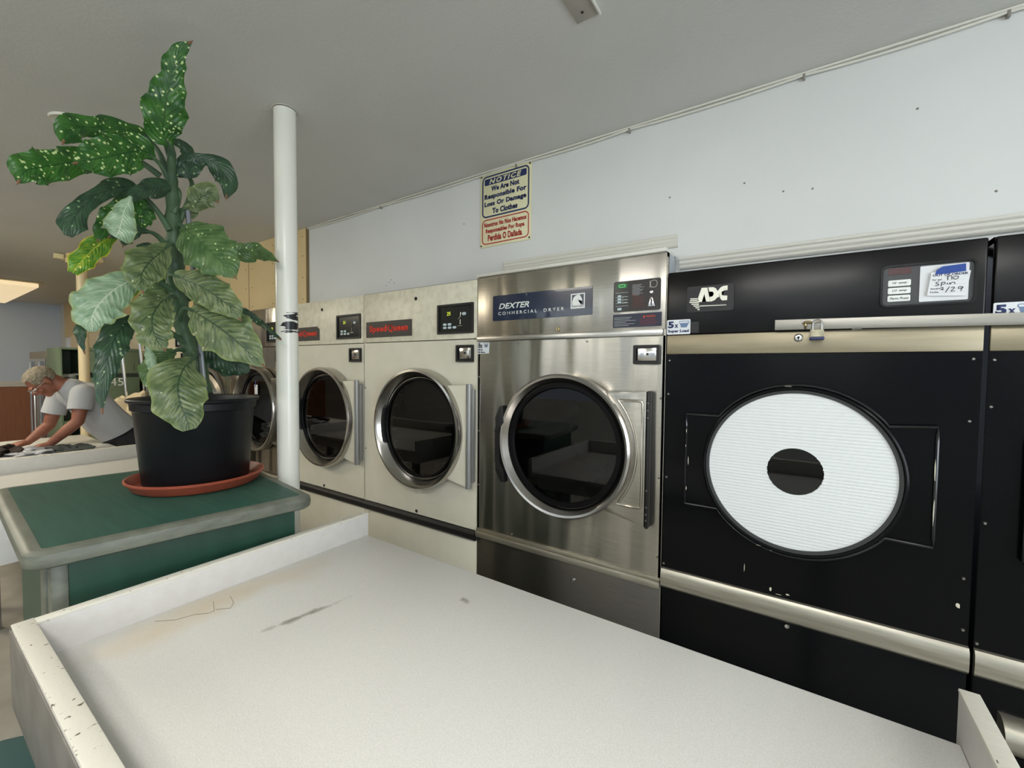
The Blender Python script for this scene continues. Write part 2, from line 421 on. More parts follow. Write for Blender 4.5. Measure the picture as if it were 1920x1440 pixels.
# profiled moulding strips above the machines
def moulding(x0, x1, z0, z1, label):
    b = NB(); n = 16; pr = []
    for i in range(n+1):
        u = i/n; d = .008+.012*u+.006*abs(math.sin(u*PI*3.0))
        pr.append((d, z0+(z1-z0)*u))
    A = [b.verts.new((x0, WY-d, z)) for d, z in pr] + [b.verts.new((x0, WY, z1)), b.verts.new((x0, WY, z0))]
    B = [b.verts.new((x1, WY-d, z)) for d, z in pr] + [b.verts.new((x1, WY, z1)), b.verts.new((x1, WY, z0))]
    for i in range(len(A)):
        j = (i+1) % len(A); b.faces.new((A[i], A[j], B[j], B[i]))
    b.faces.new(A); b.faces.new(list(reversed(B)))
    o = obj('wall_moulding', b, trim_m); return setlab(o, label, 'moulding')
moulding(-.885, .008, 2.118, 2.168, 'short white ribbed moulding on the wall above the stainless steel dryer')
moulding(.018, 2.4, 2.02, 2.07, 'long white ribbed moulding on the wall above the black dryers')

# cable along the ceiling corner
b = NB(); pts = []
xs = [-2.77, -1.9, -.817, -.211, .433, .935, 1.6]
for a, c in zip(xs, xs[1:]):
    for k in range(10):
        u = k/10; pts.append((a+(c-a)*u, WY-.010, CEIL-.012-.008*4*u*(1-u)))
tube(b, pts, .0045, 8)
ca = obj('ceiling_cable', b, trim_m); setlab(ca, 'thin white cable clipped along the corner of ceiling and dryer wall', 'cable')
for x in xs[1:-1]:
    q = NB(); box(q, x-.004, x+.004, WY-.016, WY-.001, CEIL-.028, CEIL-.008, .002); obj('cable_clip', q, mat('grey_clip', srgb(140, 136, 128), .5), ca)
b = NB(); box(b, -2.77, 4.0, WY-.014, WY-.0005, CEIL-.009, CEIL-.0005, .002)
struct('trim_4', b, trim_m)
# ceiling crack and plates
b = NB()
box(b, -.157, -.082, -.66, -.541, CEIL-.004, CEIL-.0003, .001)
pl = obj('ceiling_plate', b, mat('ceiling_plate_paint', srgb(170, 166, 156), .6)); setlab(pl, 'small rectangular painted metal plate screwed to the ceiling near the top edge', 'plate')
q = NB(); box(q, -.084, -.078, -.66, -.54, CEIL-.010, CEIL-.0003, .001); obj('bright_edge', q, trim_m, pl)
q = NB(); lathe_z(q, -.125, -.575, [(0, CEIL-.007), (.004, CEIL-.006), (.005, CEIL-.003)], 12); obj('screw', q, seam_m, pl)
b = NB(); lathe_z(b, -2.27, -1.28, [(.045, CEIL-.001), (.062, CEIL-.004), (.075, CEIL-.012), (.078, CEIL-.001)], 36)
rg = obj('ceiling_ring', b, trim_m); setlab(rg, 'round white ring fitting on the ceiling behind the top left leaf', 'ceiling fitting')

# ceiling light panel at the far left
lt = thing('ceiling_light', 'large cream rectangular light panel on the ceiling at the far left', 'ceiling light', (-9.2, -1.8, CEIL-.07))
b = NB(); box(b, -10.7, -7.95, -3.2, -.53, CEIL-.02, CEIL-.001, .004); obj('housing', b, mat('housing_cream', srgb(190, 176, 146), .5), lt)
b = NB(); box(b, -10.66, -7.99, -3.16, -.57, CEIL-.075, CEIL-.021, .01); obj('diffuser', b, emis('warm_diffuser', (1, .80, .50), .42), lt)
# fluorescent fittings out of view, added and tuned to brighten tables and far end
def fixture(cx, cy, L, W, label, s, colr, alongx=True):
    a, c = (L/2, W/2) if alongx else (W/2, L/2)
    t = thing('ceiling_light', label, 'ceiling light', (cx, cy, CEIL-.08), 'unseen fluorescent ceiling lights')
    obj('housing', box(NB(), cx-a-.02, cx+a+.02, cy-c-.02, cy+c+.02, CEIL-.05, CEIL-.001, .004), trim_m, t)
    obj('diffuser', box(NB(), cx-a, cx+a, cy-c, cy+c, CEIL-.09, CEIL-.05, .012), emis('diffuser_glow', colr, s), t)
FX = [(-2.0, -3.0, (1, .93, .80), 11), (.4, -2.45, (1, .98, .96), 13.5), (-5.0, -2.3, (1, .90, .72), 20), (2.6, -1.7, (1, .97, .92), 10)]
for fx, fy, fc, fs in FX:
    fixture(fx, fy, 1.3, .35, 'long fluorescent ceiling light out of view, added to brighten the room', fs, fc)

# ---------------------------------------------------------------- poles
pp = thing('support_pole', 'glossy white round steel pole with chipped black bands between plant and dryers', 'pole', (-1.385, -.805, 0))
b = NB(); lathe_z(b, -1.385, -.805, [(0, 0), (.0435, 0), (.0435, 2.674), (0, 2.674)], 48)
pmt, t_, N_, L_, P_ = nt('chipped_white_gloss')
ge = N_.new('ShaderNodeNewGeometry'); sp = N_.new('ShaderNodeSeparateXYZ'); L_.new(ge.outputs['Position'], sp.inputs[0])
dt = N_.new('ShaderNodeVectorMath'); dt.operation = 'DOT_PRODUCT'; dt.inputs[1].default_value = (.83, .56, 0); L_.new(ge.outputs['Position'], dt.inputs[0])
mp = N_.new('ShaderNodeMapping'); mp.inputs['Scale'].default_value = (8, 8, 48); L_.new(ge.outputs['Position'], mp.inputs[0])
nz = N_.new('ShaderNodeTexNoise'); nz.inputs['Scale'].default_value = 1.3; nz.inputs['Detail'].default_value = 5; L_.new(mp.outputs[0], nz.inputs['Vector'])
def mrange(inp, a, b_, c=0, d=1):
    r = N_.new('ShaderNodeMapRange'); r.inputs[1].default_value = a; r.inputs[2].default_value = b_; r.inputs[3].default_value = c; r.inputs[4].default_value = d
    L_.new(inp, r.inputs[0]); return r.outputs[0]
def mth(op, a, b_):
    r = N_.new('ShaderNodeMath'); r.operation = op
    for i, v in enumerate((a, b_)):
        if isinstance(v, (int, float)): r.inputs[i].default_value = v
        else: L_.new(v, r.inputs[i])
    return r.outputs[0]
zc_ = mth('ABSOLUTE', mth('SUBTRACT', sp.outputs['Z'], 1.782), 0)
band = mrange(zc_, .045, .09, .20, -.25)
side = mrange(dt.outputs['Value'], -1.6253, -1.5803, -.30, .04)
m1 = mth('ADD', mth('ADD', nz.outputs[0], band), side)
msk = mrange(m1, .70, .715)
n3 = N_.new('ShaderNodeTexNoise'); n3.inputs['Scale'].default_value = 14; n3.inputs['Detail'].default_value = 2; L_.new(ge.outputs['Position'], n3.inputs['Vector'])
msk2 = mth('MAXIMUM', msk, mrange(n3.outputs[0], .775, .78))
mx = N_.new('ShaderNodeMix'); mx.data_type = 'RGBA'; L_.new(msk2, mx.inputs[0]); mx.inputs[6].default_value = srgb(226, 226, 216); mx.inputs[7].default_value = srgb(34, 36, 38)
L_.new(mx.outputs[2], P_.inputs['Base Color']); P_.inputs['Roughness'].default_value = .25
obj('pole_shaft', b, pmt, pp)
b = NB(); lathe_z(b, -1.385, -.805, [(.0436, CEIL-.004), (.048, CEIL-.003), (.051, CEIL-.001), (.0436, CEIL-.001)], 36)
obj('ceiling_collar', b, mat('collar_plaster', srgb(196, 192, 180), .7), pp)
fp = thing('support_pole', 'cream painted round pole standing before the green metal cabinets', 'pole', (-5.6, -.62, 0))
b = NB(); lathe_z(b, -5.6, -.62, [(0, 0), (.042, 0), (.042, 2.60), (0, 2.60)], 32); obj('pole_shaft', b, cream_pole, fp)
b = NB(); box(b, -5.72, -5.48, -.74, -.48, 2.635, CEIL-.002, .004); box(b, -5.68, -5.52, -.70, -.54, 2.60, 2.635, .004)
obj('top_plate', b, cream_pole, fp)
b = NB(); box(b, -5.58, -5.53, -.82, -.755, 2.62, 2.665, .003); box(b, -5.52, -5.47, -.75, -.70, 2.585, 2.63, .003)
obj('wood_shim', b, mat('pale_wood', srgb(238, 226, 180), .5), fp)

# ---------------------------------------------------------------- dryers
screw_m = mat('dull_screw', srgb(150, 148, 142), .3, metal=.9)
def screws(pts, parent, y=-.001, r=.0048, m=None):
    for x, z in pts:
        b = NB(); lathe_y(b, x, z, [(0, y-.005), (r*.6, y-.0045), (r, y-.001), (r, y+.001)], 12); obj('screw', b, m or screw_m, parent)
def arc(cx, cz, r, a0, a1, n):
    return [(cx+r*math.cos(R(a0+(a1-a0)*i/n)), cz+r*math.sin(R(a0+(a1-a0)*i/n))) for i in range(n+1)]
def drum(t, cx, cz, r, y0=.03, y1=.62):
    b = NB(); lathe_y(b, cx, cz, [(r, y0), (r, y1), (0, y1)], 48)
    for k in range(3):
        a = R(40+120*k); c, s = math.cos(a), math.sin(a)
        p = [(cx+c*r*.78-s*.02, cz+s*r*.78+c*.02), (cx+c*r*.78+s*.02, cz+s*r*.78-c*.02), (cx+c*r*1.0+s*.05, cz+s*r-c*.05), (cx+c*r-s*.05, cz+s*r+c*.05)]
        prism(b, p, y0+.05, y1-.01)
    obj('drum', b, drum_m, t)

def speed_dryer(x0, x1, label, cx, en=beige, en_top=beige_top, brand=True, open_door=False, detail=True, colr='beige', plate_x=None):
    t = thing('commercial_dryer', label, 'dryer', ((x0+x1)/2, 0, 0), None)
    W = x1-x0; cz = 1.241
    # cabinet sides, back and plinth
    b = NB(); box(b, x0, x1, .004, 1.0, 0, 2.066)
    # carve by building from sheets instead: sides/top/back
    b.free(); b = NB()
    box(b, x0, x0+.012, .006, .95, 0, 2.069); box(b, x1-.012, x1, .006, .95, 0, 2.069); box(b, x0, x1, .006, .95, 2.05, 2.069); box(b, x0+.012, x1-.012, .9, .95, 0, 2.05)
    obj('cabinet_shell', b, en, t)
    b = NB(); g = .0018
    holed(b, x0+g, x1-g, .715, 1.751, cx, cz, .30, 0, .05)
    obj('front_panel', b, en, t, smooth=False)
    b = NB(); box(b, x0+g, x1-g, -.006, .03, 1.755, 2.066, .004)
    ct = obj('control_panel', b, en_top, t)
    b = NB(); box(b, x0+g, x1-g, -.002, .03, .01, .66, .003); obj('lower_panel', b, en, t)
    # black bumper bar
    b = NB()
    pr = [(0, .66), (-.02, .664), (-.028, .675), (-.028, .70), (-.02, .709), (0, .712)]
    A = [b.verts.new((x0, y, z)) for y, z in pr]; B = [b.verts.new((x1, y, z)) for y, z in pr]
    for i in range(len(pr)-1): b.faces.new((A[i], A[i+1], B[i+1], B[i]))
    b.faces.new(A); b.faces.new(B)
    obj('bumper_bar', b, blackpl if brand or en is beige else strip_lo, t)
    drum(t, cx, cz, .30)
    # door
    d = None
    if not open_door:
        b = NB()
        xh = x1-.012
        # hinge leaf: flat sheet from the ring to the hinge
        a = [p for p in arc(cx, cz, .335, 50, -50, 16)]
        prism(b, a + [(xh-.03, cz-.285), (xh-.03, cz+.265)], -.045, -.030, .002)
        d = obj('door', b, en, t)
        b = NB()
        lathe_y(b, cx, cz, [(.350, -.008), (.352, -.06), (.345, -.078), (.332, -.080), (.322, -.070), (.300, -.022), (.288, -.020)], 96)
        obj('door_ring', b, ring_m, d)
        b = NB(); lathe_y(b, cx, cz, [(.289, -.016), (.289, -.022), (0, -.022)], 64); obj('door_glass', b, glass, d)
        b = NB(); lathe_y(b, cx, cz, [(.293, -.030), (.288, -.034), (.281, -.034), (.277, -.026)], 72); obj('gasket', b, rubber, d)
        b = NB(); tube(b, [(xh-.014, -.04, cz-.29), (xh-.014, -.04, cz+.27)], .016, 16); box(b, xh-.03, xh+.004, -.03, -.001, cz-.26, cz+.24, .002)
        obj('hinge', b, hinge_m, d)
        b = NB(); prism(b, arc(cx, cz, .318, 160, 200, 10)+list(reversed(arc(cx, cz, .292, 158, 202, 10))), -.05, -.03, .003)
        obj('pull_handle', b, blackpl, d)
        b = NB(); box(b, x1-.22, x1-.10, -.0015, .0, .9, .9001)
        b.free()
    else:
        # ring left on the cabinet, door swung out on its hinge at the right
        b = NB(); lathe_y(b, cx, cz, [(.33, -.002), (.33, -.02), (.30, -.022), (.295, .01)], 72); obj('opening_rim', b, ring_m, t)
        xh = x1-.03
        b = NB(); lathe_y(b, 0, 0, [(.350, -.008), (.352, -.06), (.332, -.08), (.30, -.022)], 72)
        mtx = Matrix.Translation((xh, -.03, cz)) @ Matrix.Rotation(R(26), 4, 'Z') @ Matrix.Translation((-.37, 0, 0))
        bmesh.ops.transform(b, matrix=mtx, verts=b.verts); d = obj('door', b, ring_m, t)
        b = NB(); lathe_y(b, 0, 0, [(.30, -.02), (0, -.02)], 48); bmesh.ops.transform(b, matrix=mtx, verts=b.verts); obj('door_glass', b, glass, d)
    if not detail: return t
    # control box
    def framed(xa, xb, za, zb, name, dep=.016, m=None):
        b = NB(); frame(b, xa, xb, za, zb, -.016, -.004, .004, .012); f = obj(name, b, blackpl, t)
        b = NB(); box(b, xa+.012, xb-.012, -.0075, -.0065, za+.012, zb-.012); obj('face_plate', b, m or screen, f)
        return f
    f = framed(x1-.283, x1-.022, 1.785, 1.949, 'control_display')
    text('digits', '25', (x1-.215, x1-.188, 1.888, 1.908), -.0085, led_y, f, .01)
    for kx, kz in ((0, 0), (.036, 0), (0, -.018), (.036, -.018), (.072, -.018)):
        b = NB(); prism(b, rr(x1-.243+kx, x1-.217+kx, 1.832+kz, 1.845+kz, .006), -.0105, -.0076, .001); obj('button', b, key_m, f)
    b = NB(); prism(b, rr(x1-.103, x1-.075, 1.884, 1.900, .008), -.0105, -.0076, .001); obj('button', b, key_m, f)
    b = NB(); tube(b, [(x1-.112, -.010, 1.902), (x1-.114, -.012, 1.875), (x1-.128, -.013, 1.862)], .0018, 6); tube(b, [(x1-.116, -.010, 1.862), (x1-.116, -.010, 1.835)], .0018, 6); box(b, x1-.135, x1-.100, -.010, -.0078, 1.826, 1.829)
    obj('coin_slot_mark', b, silver, f)
    # coin box
    f = framed(x1-.143, x1-.022, 1.63, 1.722, 'coin_box')
    b = NB(); box(b, x1-.118, x1-.034, -.012, -.008, 1.648, 1.708, .002); obj('coin_drawer', b, chrome, f)
    b = NB(); lathe_y(b, x1-.080, 1.678, [(0, -.015), (.006, -.0145), (.006, -.012)], 16); obj('lock', b, seam_m, f)
    b = NB(); lathe_y(b, x0+.49, 2.003, [(.009, -.007), (.011, -.0085), (.011, -.006), (0, -.0065)], 20); obj('bolt', b, seam_m, t); b = NB(); lathe_y(b, x0+.49, .732, [(0, -.003), (.010, -.002), (.010, 0)], 20); obj('bolt', b, seam_m, t)
    screws([(x0+.012, 1.46), (x0+.012, 1.06), (x0+.05, .64)], t, m=hinge_m, r=.005)
    if brand:
        px0, px1 = (x0+.033, x0+.457)
        b = NB()
        if plate_x: prism(b, [(px0, 1.786), (px1, 1.786), (px1, 1.866), (px1-.03, 1.886), (px0, 1.886)], -.0095, -.0062)
        else: prism(b, [(px0, 1.786), (px1, 1.786), (px1, 1.886), (px0, 1.886)], -.0095, -.0062)
        f = obj('name_plate', b, greypl, t, smooth=False)
        text('lettering', 'Speed', (px0+.032, px0+.200, 1.808, 1.862), -.0105, red_m, f, .04, 0, 1.08, 'red lettering')
        text('lettering', 'Queen', (px0+.208, px0+.392, 1.813, 1.862), -.0105, red_m, f, .04, 0, 1.08, 'red lettering')
    return t
DW = .953
speed_dryer(-1.933, -.980, 'beige commercial dryer beside the stainless steel one, closed silver porthole door', -1.394)
speed_dryer(-2.888, -1.935, 'beige commercial dryer directly right of the white pole, notched name plate', -2.345, plate_x=True)
t3 = speed_dryer(-3.843, -2.890, 'silver grey dryer just left of the white pole, white tag on its glass', -3.30, silver, silver, brand=False)
b = NB(); q = at(492, 737, 4.6)
box(b, -3.335, -3.285, -.036, -.034, 1.36, 1.44, .001); obj('paper_tag', b, paper, t3); b = NB(); box(b, -3.318, -3.308, -.0375, -.0362, 1.42, 1.475); obj('blue_tape', b, blue_tape, t3)
# clothes in the drum
def lump(cx, cy, cz, sx, sy, sz, seed, amp=.25, sub=4, flat=None):
    b = NB(); bmesh.ops.create_icosphere(b, subdivisions=sub, radius=1)
    for v in b.verts:
        n = noise.fractal(v.co*1.7+Vector((seed, seed*2, 0)), 1.0, 2.1, 4)
        r_ = 1+amp*n*1.6
        v.co = Vector((cx+v.co.x*sx*r_, cy+v.co.y*sy*r_, cz+v.co.z*sz*r_))
        if flat is not None and v.co.z < flat: v.co.z = flat
    return b
cl = obj('laundry_load', lump(-3.30, .2, 1.03, .2, .16, .07, 3, .5), mat('white_cloth', srgb(214, 222, 222), .9)); setlab(cl, 'pale clothes lying in the drum of the silver dryer left of the pole', 'laundry')
t4 = speed_dryer(-4.798, -3.845, 'silver grey dryer with its round door swung open, behind the plant', -4.30, silver, silver, brand=False, open_door=True)
cream2 = mat('cream_enamel', srgb(226, 214, 184), .45)
nm = ['next to the open silver dryer', 'second beyond the open silver dryer', 'third beyond the open silver dryer', 'fourth beyond the open silver dryer', 'last and farthest of the row']
for k in range(5):
    speed_dryer(-4.800-DW*(k+1), -4.800-DW*k-.002, 'cream commercial dryer behind the plant leaves, '+nm[k], -4.8-DW*k-.41, cream2, cream2, brand=False, detail=(k < 2))

# --- stainless dryer
t = thing('commercial_dryer', 'tall stainless steel commercial dryer with a navy name plate and black door handle', 'dryer', (-.49, 0, 0))
X0, X1 = -.977, -.003; cx, cz = -.449, 1.245
b = NB()
box(b, X0, X0+.012, .0, .95, 0, 2.073); box(b, X1-.012, X1, .0, .95, 0, 2.073); box(b, X0, X1, .0, .95, 2.055, 2.073); box(b, X0+.012, X1-.012, .9, .95, 0, 2.05)
obj('cabinet_shell', b, silver, t)
b = NB(); box(b, -.0028, -.0008, .022, .118, 1.988, 2.071); obj('side_filler', b, mat('galvanised_sheet', srgb(176, 182, 186), .5), t, label='pale grey sheet metal side')
b = NB(); box(b, X0+.002, X1-.002, -.008, .02, 1.764, 2.071, .003); obj('control_panel', b, silver, t)
b = NB(); box(b, X0+.0005, X1-.001, -.022, .11, 2.0735, 2.088, .002); obj('top_flange', b, trim_m, t)
b = NB(); box(b, X0+.002, X1-.008, -.018, 0, 1.738, 1.764, .005); obj('trim_strip', b, strip_m, t)
b = NB(); holed(b, X0+.002, X1-.002, .722, 1.737, cx, cz, .29, 0, .05); obj('front_panel', b, silver, t, smooth=False)
b = NB(); box(b, X0, X1, -.022, 0, .690, .721, .007); box(b, X0, X1, -.010, 0, .722, .735, .002); obj('kick_strip', b, strip_lo, t)
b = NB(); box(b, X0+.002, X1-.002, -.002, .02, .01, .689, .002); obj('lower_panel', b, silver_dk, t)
b = NB(); lathe_y(b, -.40, .615, [(0, -.012), (.009, -.011), (.011, -.002)], 16); obj('lock', b, chrome, t)
drum(t, cx, cz, .285)
b = NB()
prism(b, arc(cx, cz, .318, 54, -54, 18) + [(-.066, .945), (-.066, 1.506)], -.040, -.022, .004)
d = obj('door', b, silver, t)
b = NB(); rp = arc(cx, cz, .346, 40, -40, 24) + [(-.150, 1.022), (-.085, 1.022), (-.080, 1.030), (-.079, 1.1), (-.079, 1.38), (-.080, 1.460), (-.085, 1.467), (-.150, 1.467), (-.178, 1.467)]; tube(b, [(x, -.041, z) for x, z in rp], .0062, 8); obj('embossed_panel', b, silver, d)
b = NB(); lathe_y(b, cx, cz, [(.324, -.004), (.332, -.06), (.330, -.076), (.322, -.083), (.312, -.080), (.290, -.042), (.280, -.040)], 96); obj('door_ring', b, ring_m, d)
b = NB(); lathe_y(b, cx, cz, [(.290, -.041), (.286, -.052), (.268, -.052), (.262, -.040)], 96); obj('gasket', b, rubber, d)
b = NB(); lathe_y(b, cx, cz, [(.270, -.036), (.270, -.0405), (0, -.0405)], 64); obj('door_glass', b, glass, d)
b = NB(); box(b, -.064, -.052, -.040, -.001, .94, 1.51, .003); obj('hinge', b, blackpl, d)
screws([(-.058, z) for z in (.975, 1.0, 1.03, 1.10, 1.40, 1.43, 1.46)], t, y=-.041, r=.004)
hp = [(x+.026, z) for x, z in [(-.800, 1.41), (-.780, 1.415), (-.776, 1.33), (-.800, 1.30), (-.800, 1.13), (-.776, 1.10), (-.770, 1.035), (-.790, 1.035), (-.822, 1.09), (-.818, 1.12), (-.826, 1.16), (-.826, 1.29), (-.818, 1.325), (-.826, 1.35)]]
b = NB(); prism(b, hp, -.086, -.05, .003)
for k in range(16): box(b, -.802, -.774, -.088, -.084, 1.135+.0105*k, 1.139+.0105*k)
obj('door_handle', b, blackpl, d)
f = obj('name_plate', rrprism(NB(), -.872, -.322, 1.840, 1.968, -.012, -.0085, .006, .001), navy, t, smooth=False)
text('lettering', 'DEXTER', (-.834, -.652, 1.898, 1.926), -.0135, white_m, f, .02, .28, 1.0, 'white lettering')
text('lettering', 'COMMERCIAL  DRYER', (-.836, -.462, 1.868, 1.884), -.0135, white_m, f, .012, .0, 1.55, 'white lettering')
b = NB(); frame(b, -.428, -.358, 1.872, 1.940, -.0135, -.0118, .002, .005); box(b, -.421, -.365, -.0133, -.0118, 1.8785, 1.881); box(b, -.421, -.365, -.0133, -.0118, 1.884, 1.887)
hs = [(-.420, 1.888), (-.420, 1.905), (-.414, 1.922), (-.402, 1.932), (-.390, 1.934), (-.386, 1.937), (-.383, 1.931), (-.376, 1.921), (-.371, 1.909), (-.374, 1.904), (-.381, 1.908), (-.390, 1.911), (-.387, 1.902), (-.378, 1.893), (-.376, 1.888)]
prism(b, hs, -.0133, -.0118); obj('horse_emblem', b, white_m, f, smooth=False)
# control plates
f = obj('control_display', rrprism(NB(), -.224, -.026, 1.843, 1.972, -.012, -.0085, .008, .001), greypl, t, smooth=False)
b = NB(); box(b, -.221, -.153, -.0126, -.0119, 1.846, 1.969); obj('side_plate', b, screen, f)
b = NB(); box(b, -.210, -.164, -.0134, -.0126, 1.942, 1.963); obj('display_window', b, led_g, f)
b = NB(); frame(b, -.202, -.172, 1.946, 1.959, -.0140, -.0134, .005, .003); obj('display_digit', b, led_gl, f)
for z in (1.910, 1.8975, 1.885): 
    b = NB(); box(b, -.206, -.190, -.014, -.0125, z-.005, z+.004, .0005); obj('button', b, key_m, f)
b = NB(); box(b, -.206, -.188, -.014, -.0125, 1.850, 1.860, .0005); obj('button', b, key_m, f)
b = NB()
for z in (1.923, 1.9045, 1.892, 1.8795, 1.867): box(b, -.215, -.160, -.0133, -.0126, z, z+.0012)
for z in (1.906, 1.894, 1.882): box(b, -.178, -.164, -.0133, -.0126, z-.001, z+.001); box(b, -.184, -.182, -.0133, -.0126, z-.004, z+.004)
for k in range(9): box(b, -.143, -.143+random.uniform(.03, .06), -.0126, -.0119, 1.951-.0052*k, 1.9520-.0052*k)
obj('fine_print', b, offwhite, f, smooth=False)
b = NB()
for k in range(9): box(b, -.140, -.140+random.uniform(.04, .055), -.0126, -.0119, 1.903-.0055*k, 1.9042-.0055*k)
prism(b, [(-.142, 1.906), (-.132, 1.906), (-.137, 1.915)], -.0127, -.0119); obj('warning_print', b, dullred, f, smooth=False)
b = NB(); prism(b, [(-.076, 1.858), (-.048, 1.858), (-.057, 1.892), (-.062, 1.898), (-.067, 1.892)], -.0150, -.0119, .001); lathe_y(b, -.062, 1.916, [(0, -.018), (.006, -.017), (.009, -.012)], 16)
frame(b, -.068, -.040, 1.934, 1.964, -.0127, -.0119, .012, .0015); box(b, -.070, -.0685, -.0127, -.0119, 1.934, 1.964)
obj('coin_slot', b, chrome, f)
b = NB(); prism(b, [(-.0645, 1.862), (-.0595, 1.862), (-.0595, 1.888), (-.0645, 1.888)], -.0156, -.0148); obj('slot_opening', b, seam_m, f, smooth=False)
f = obj('instruction_plate', rrprism(NB(), -.226, -.020, 1.776, 1.833, -.0105, -.0085, .003), mat('dark_navy_label', srgb(24, 30, 52), .3), t, smooth=False)
b = NB()
for k in range(6): box(b, -.220, -.220+random.uniform(.05, .095), -.0112, -.0104, 1.818-.0068*k, 1.8192-.0068*k)
obj('fine_print', b, offwhite, f, smooth=False)
b = NB()
for k in range(5): box(b, -.108, -.108+random.uniform(.06, .082), -.0112, -.0104, 1.808-.0058*k, 1.8094-.0058*k)
obj('fine_print', b, mat('maroon_ink', srgb(130, 36, 48), .5), f, smooth=False)
text('warning_print', 'WARNING', (-.084, -.046, 1.815, 1.822), -.0112, orange_ink, f, .02)
b = NB(); prism(b, [(-.097, 1.814), (-.087, 1.814), (-.092, 1.824)], -.0112, -.0104); obj('warning_triangle', b, orange_ink, f, smooth=False)
b = NB(); frame(b, -.134, -.025, 1.620, 1.700, -.014, 0, .005, .013); f = obj('coin_box', b, blackpl, t)
b = NB(); box(b, -.121, -.038, -.004, -.001, 1.633, 1.687); obj('coin_recess', b, seam_m, f)
b = NB(); box(b, -.116, -.032, -.011, -.004, 1.634, 1.689, .002); obj('coin_drawer', b, chrome, f)
b = NB(); lathe_y(b, -.074, 1.662, [(0, -.015), (.005, -.0145), (.005, -.011)], 16); obj('lock', b, seam_m, f)
b = NB(); lathe_y(b, -.494, 1.782, [(0, -.014), (.009, -.0135), (.012, -.008)], 20); obj('lock', b, brass, t); b = NB(); box(b, -.4955, -.4925, -.0148, -.0138, 1.777, 1.788); obj('keyhole', b, seam_m, t)
screws([(-.72, 1.722), (-.35, 1.722), (-.968, 1.55), (-.968, 1.26), (-.968, .97), (-.02, 1.48), (-.02, 1.15), (-.02, .82), (-.75, .748), (-.28, .748)], t)
b = NB(); rrprism(b, -.43, -.385, .775, .815, -.0008, .0, .008); 
b.free()
b = NB(); prism(b, [(-.978, 1.672), (-.904, 1.675), (-.902, 1.732), (-.978, 1.734)], -.0016, -.0002)
st = obj('load_sticker', b, sticker_m, t, smooth=False)
text('lettering', '8x', (-.974, -.945, 1.703, 1.730), -.0024, black_ink, st, .03)
text('lettering', '80 lbs', (-.974, -.945, 1.690, 1.699), -.0024, black_ink, st, .03); text('lettering', '80 libras', (-.974, -.928, 1.677, 1.686), -.0024, black_ink, st, .03)
def basket(x0, x1, z0, z1, y, m, parent):
    b = NB(); w = x1-x0; h = z1-z0
    frame(b, x0, x1, z0+h*.62, z1, y-.0007, y+.0003, h*.18, .002)
    prism(b, [(x0+w*.2, z0+h*.06), (x1-w*.25, z0+h*.06), (x1-w*.06, z0+h*.64), (x0+w*.08, z0+h*.64)], y-.0005, y+.0003)
    obj('basket_drawing', b, m, parent, smooth=False)
basket(-.936, -.907, 1.705, 1.730, -.0022, mat('grey_blue_ink', srgb(110, 122, 140), .5), st)

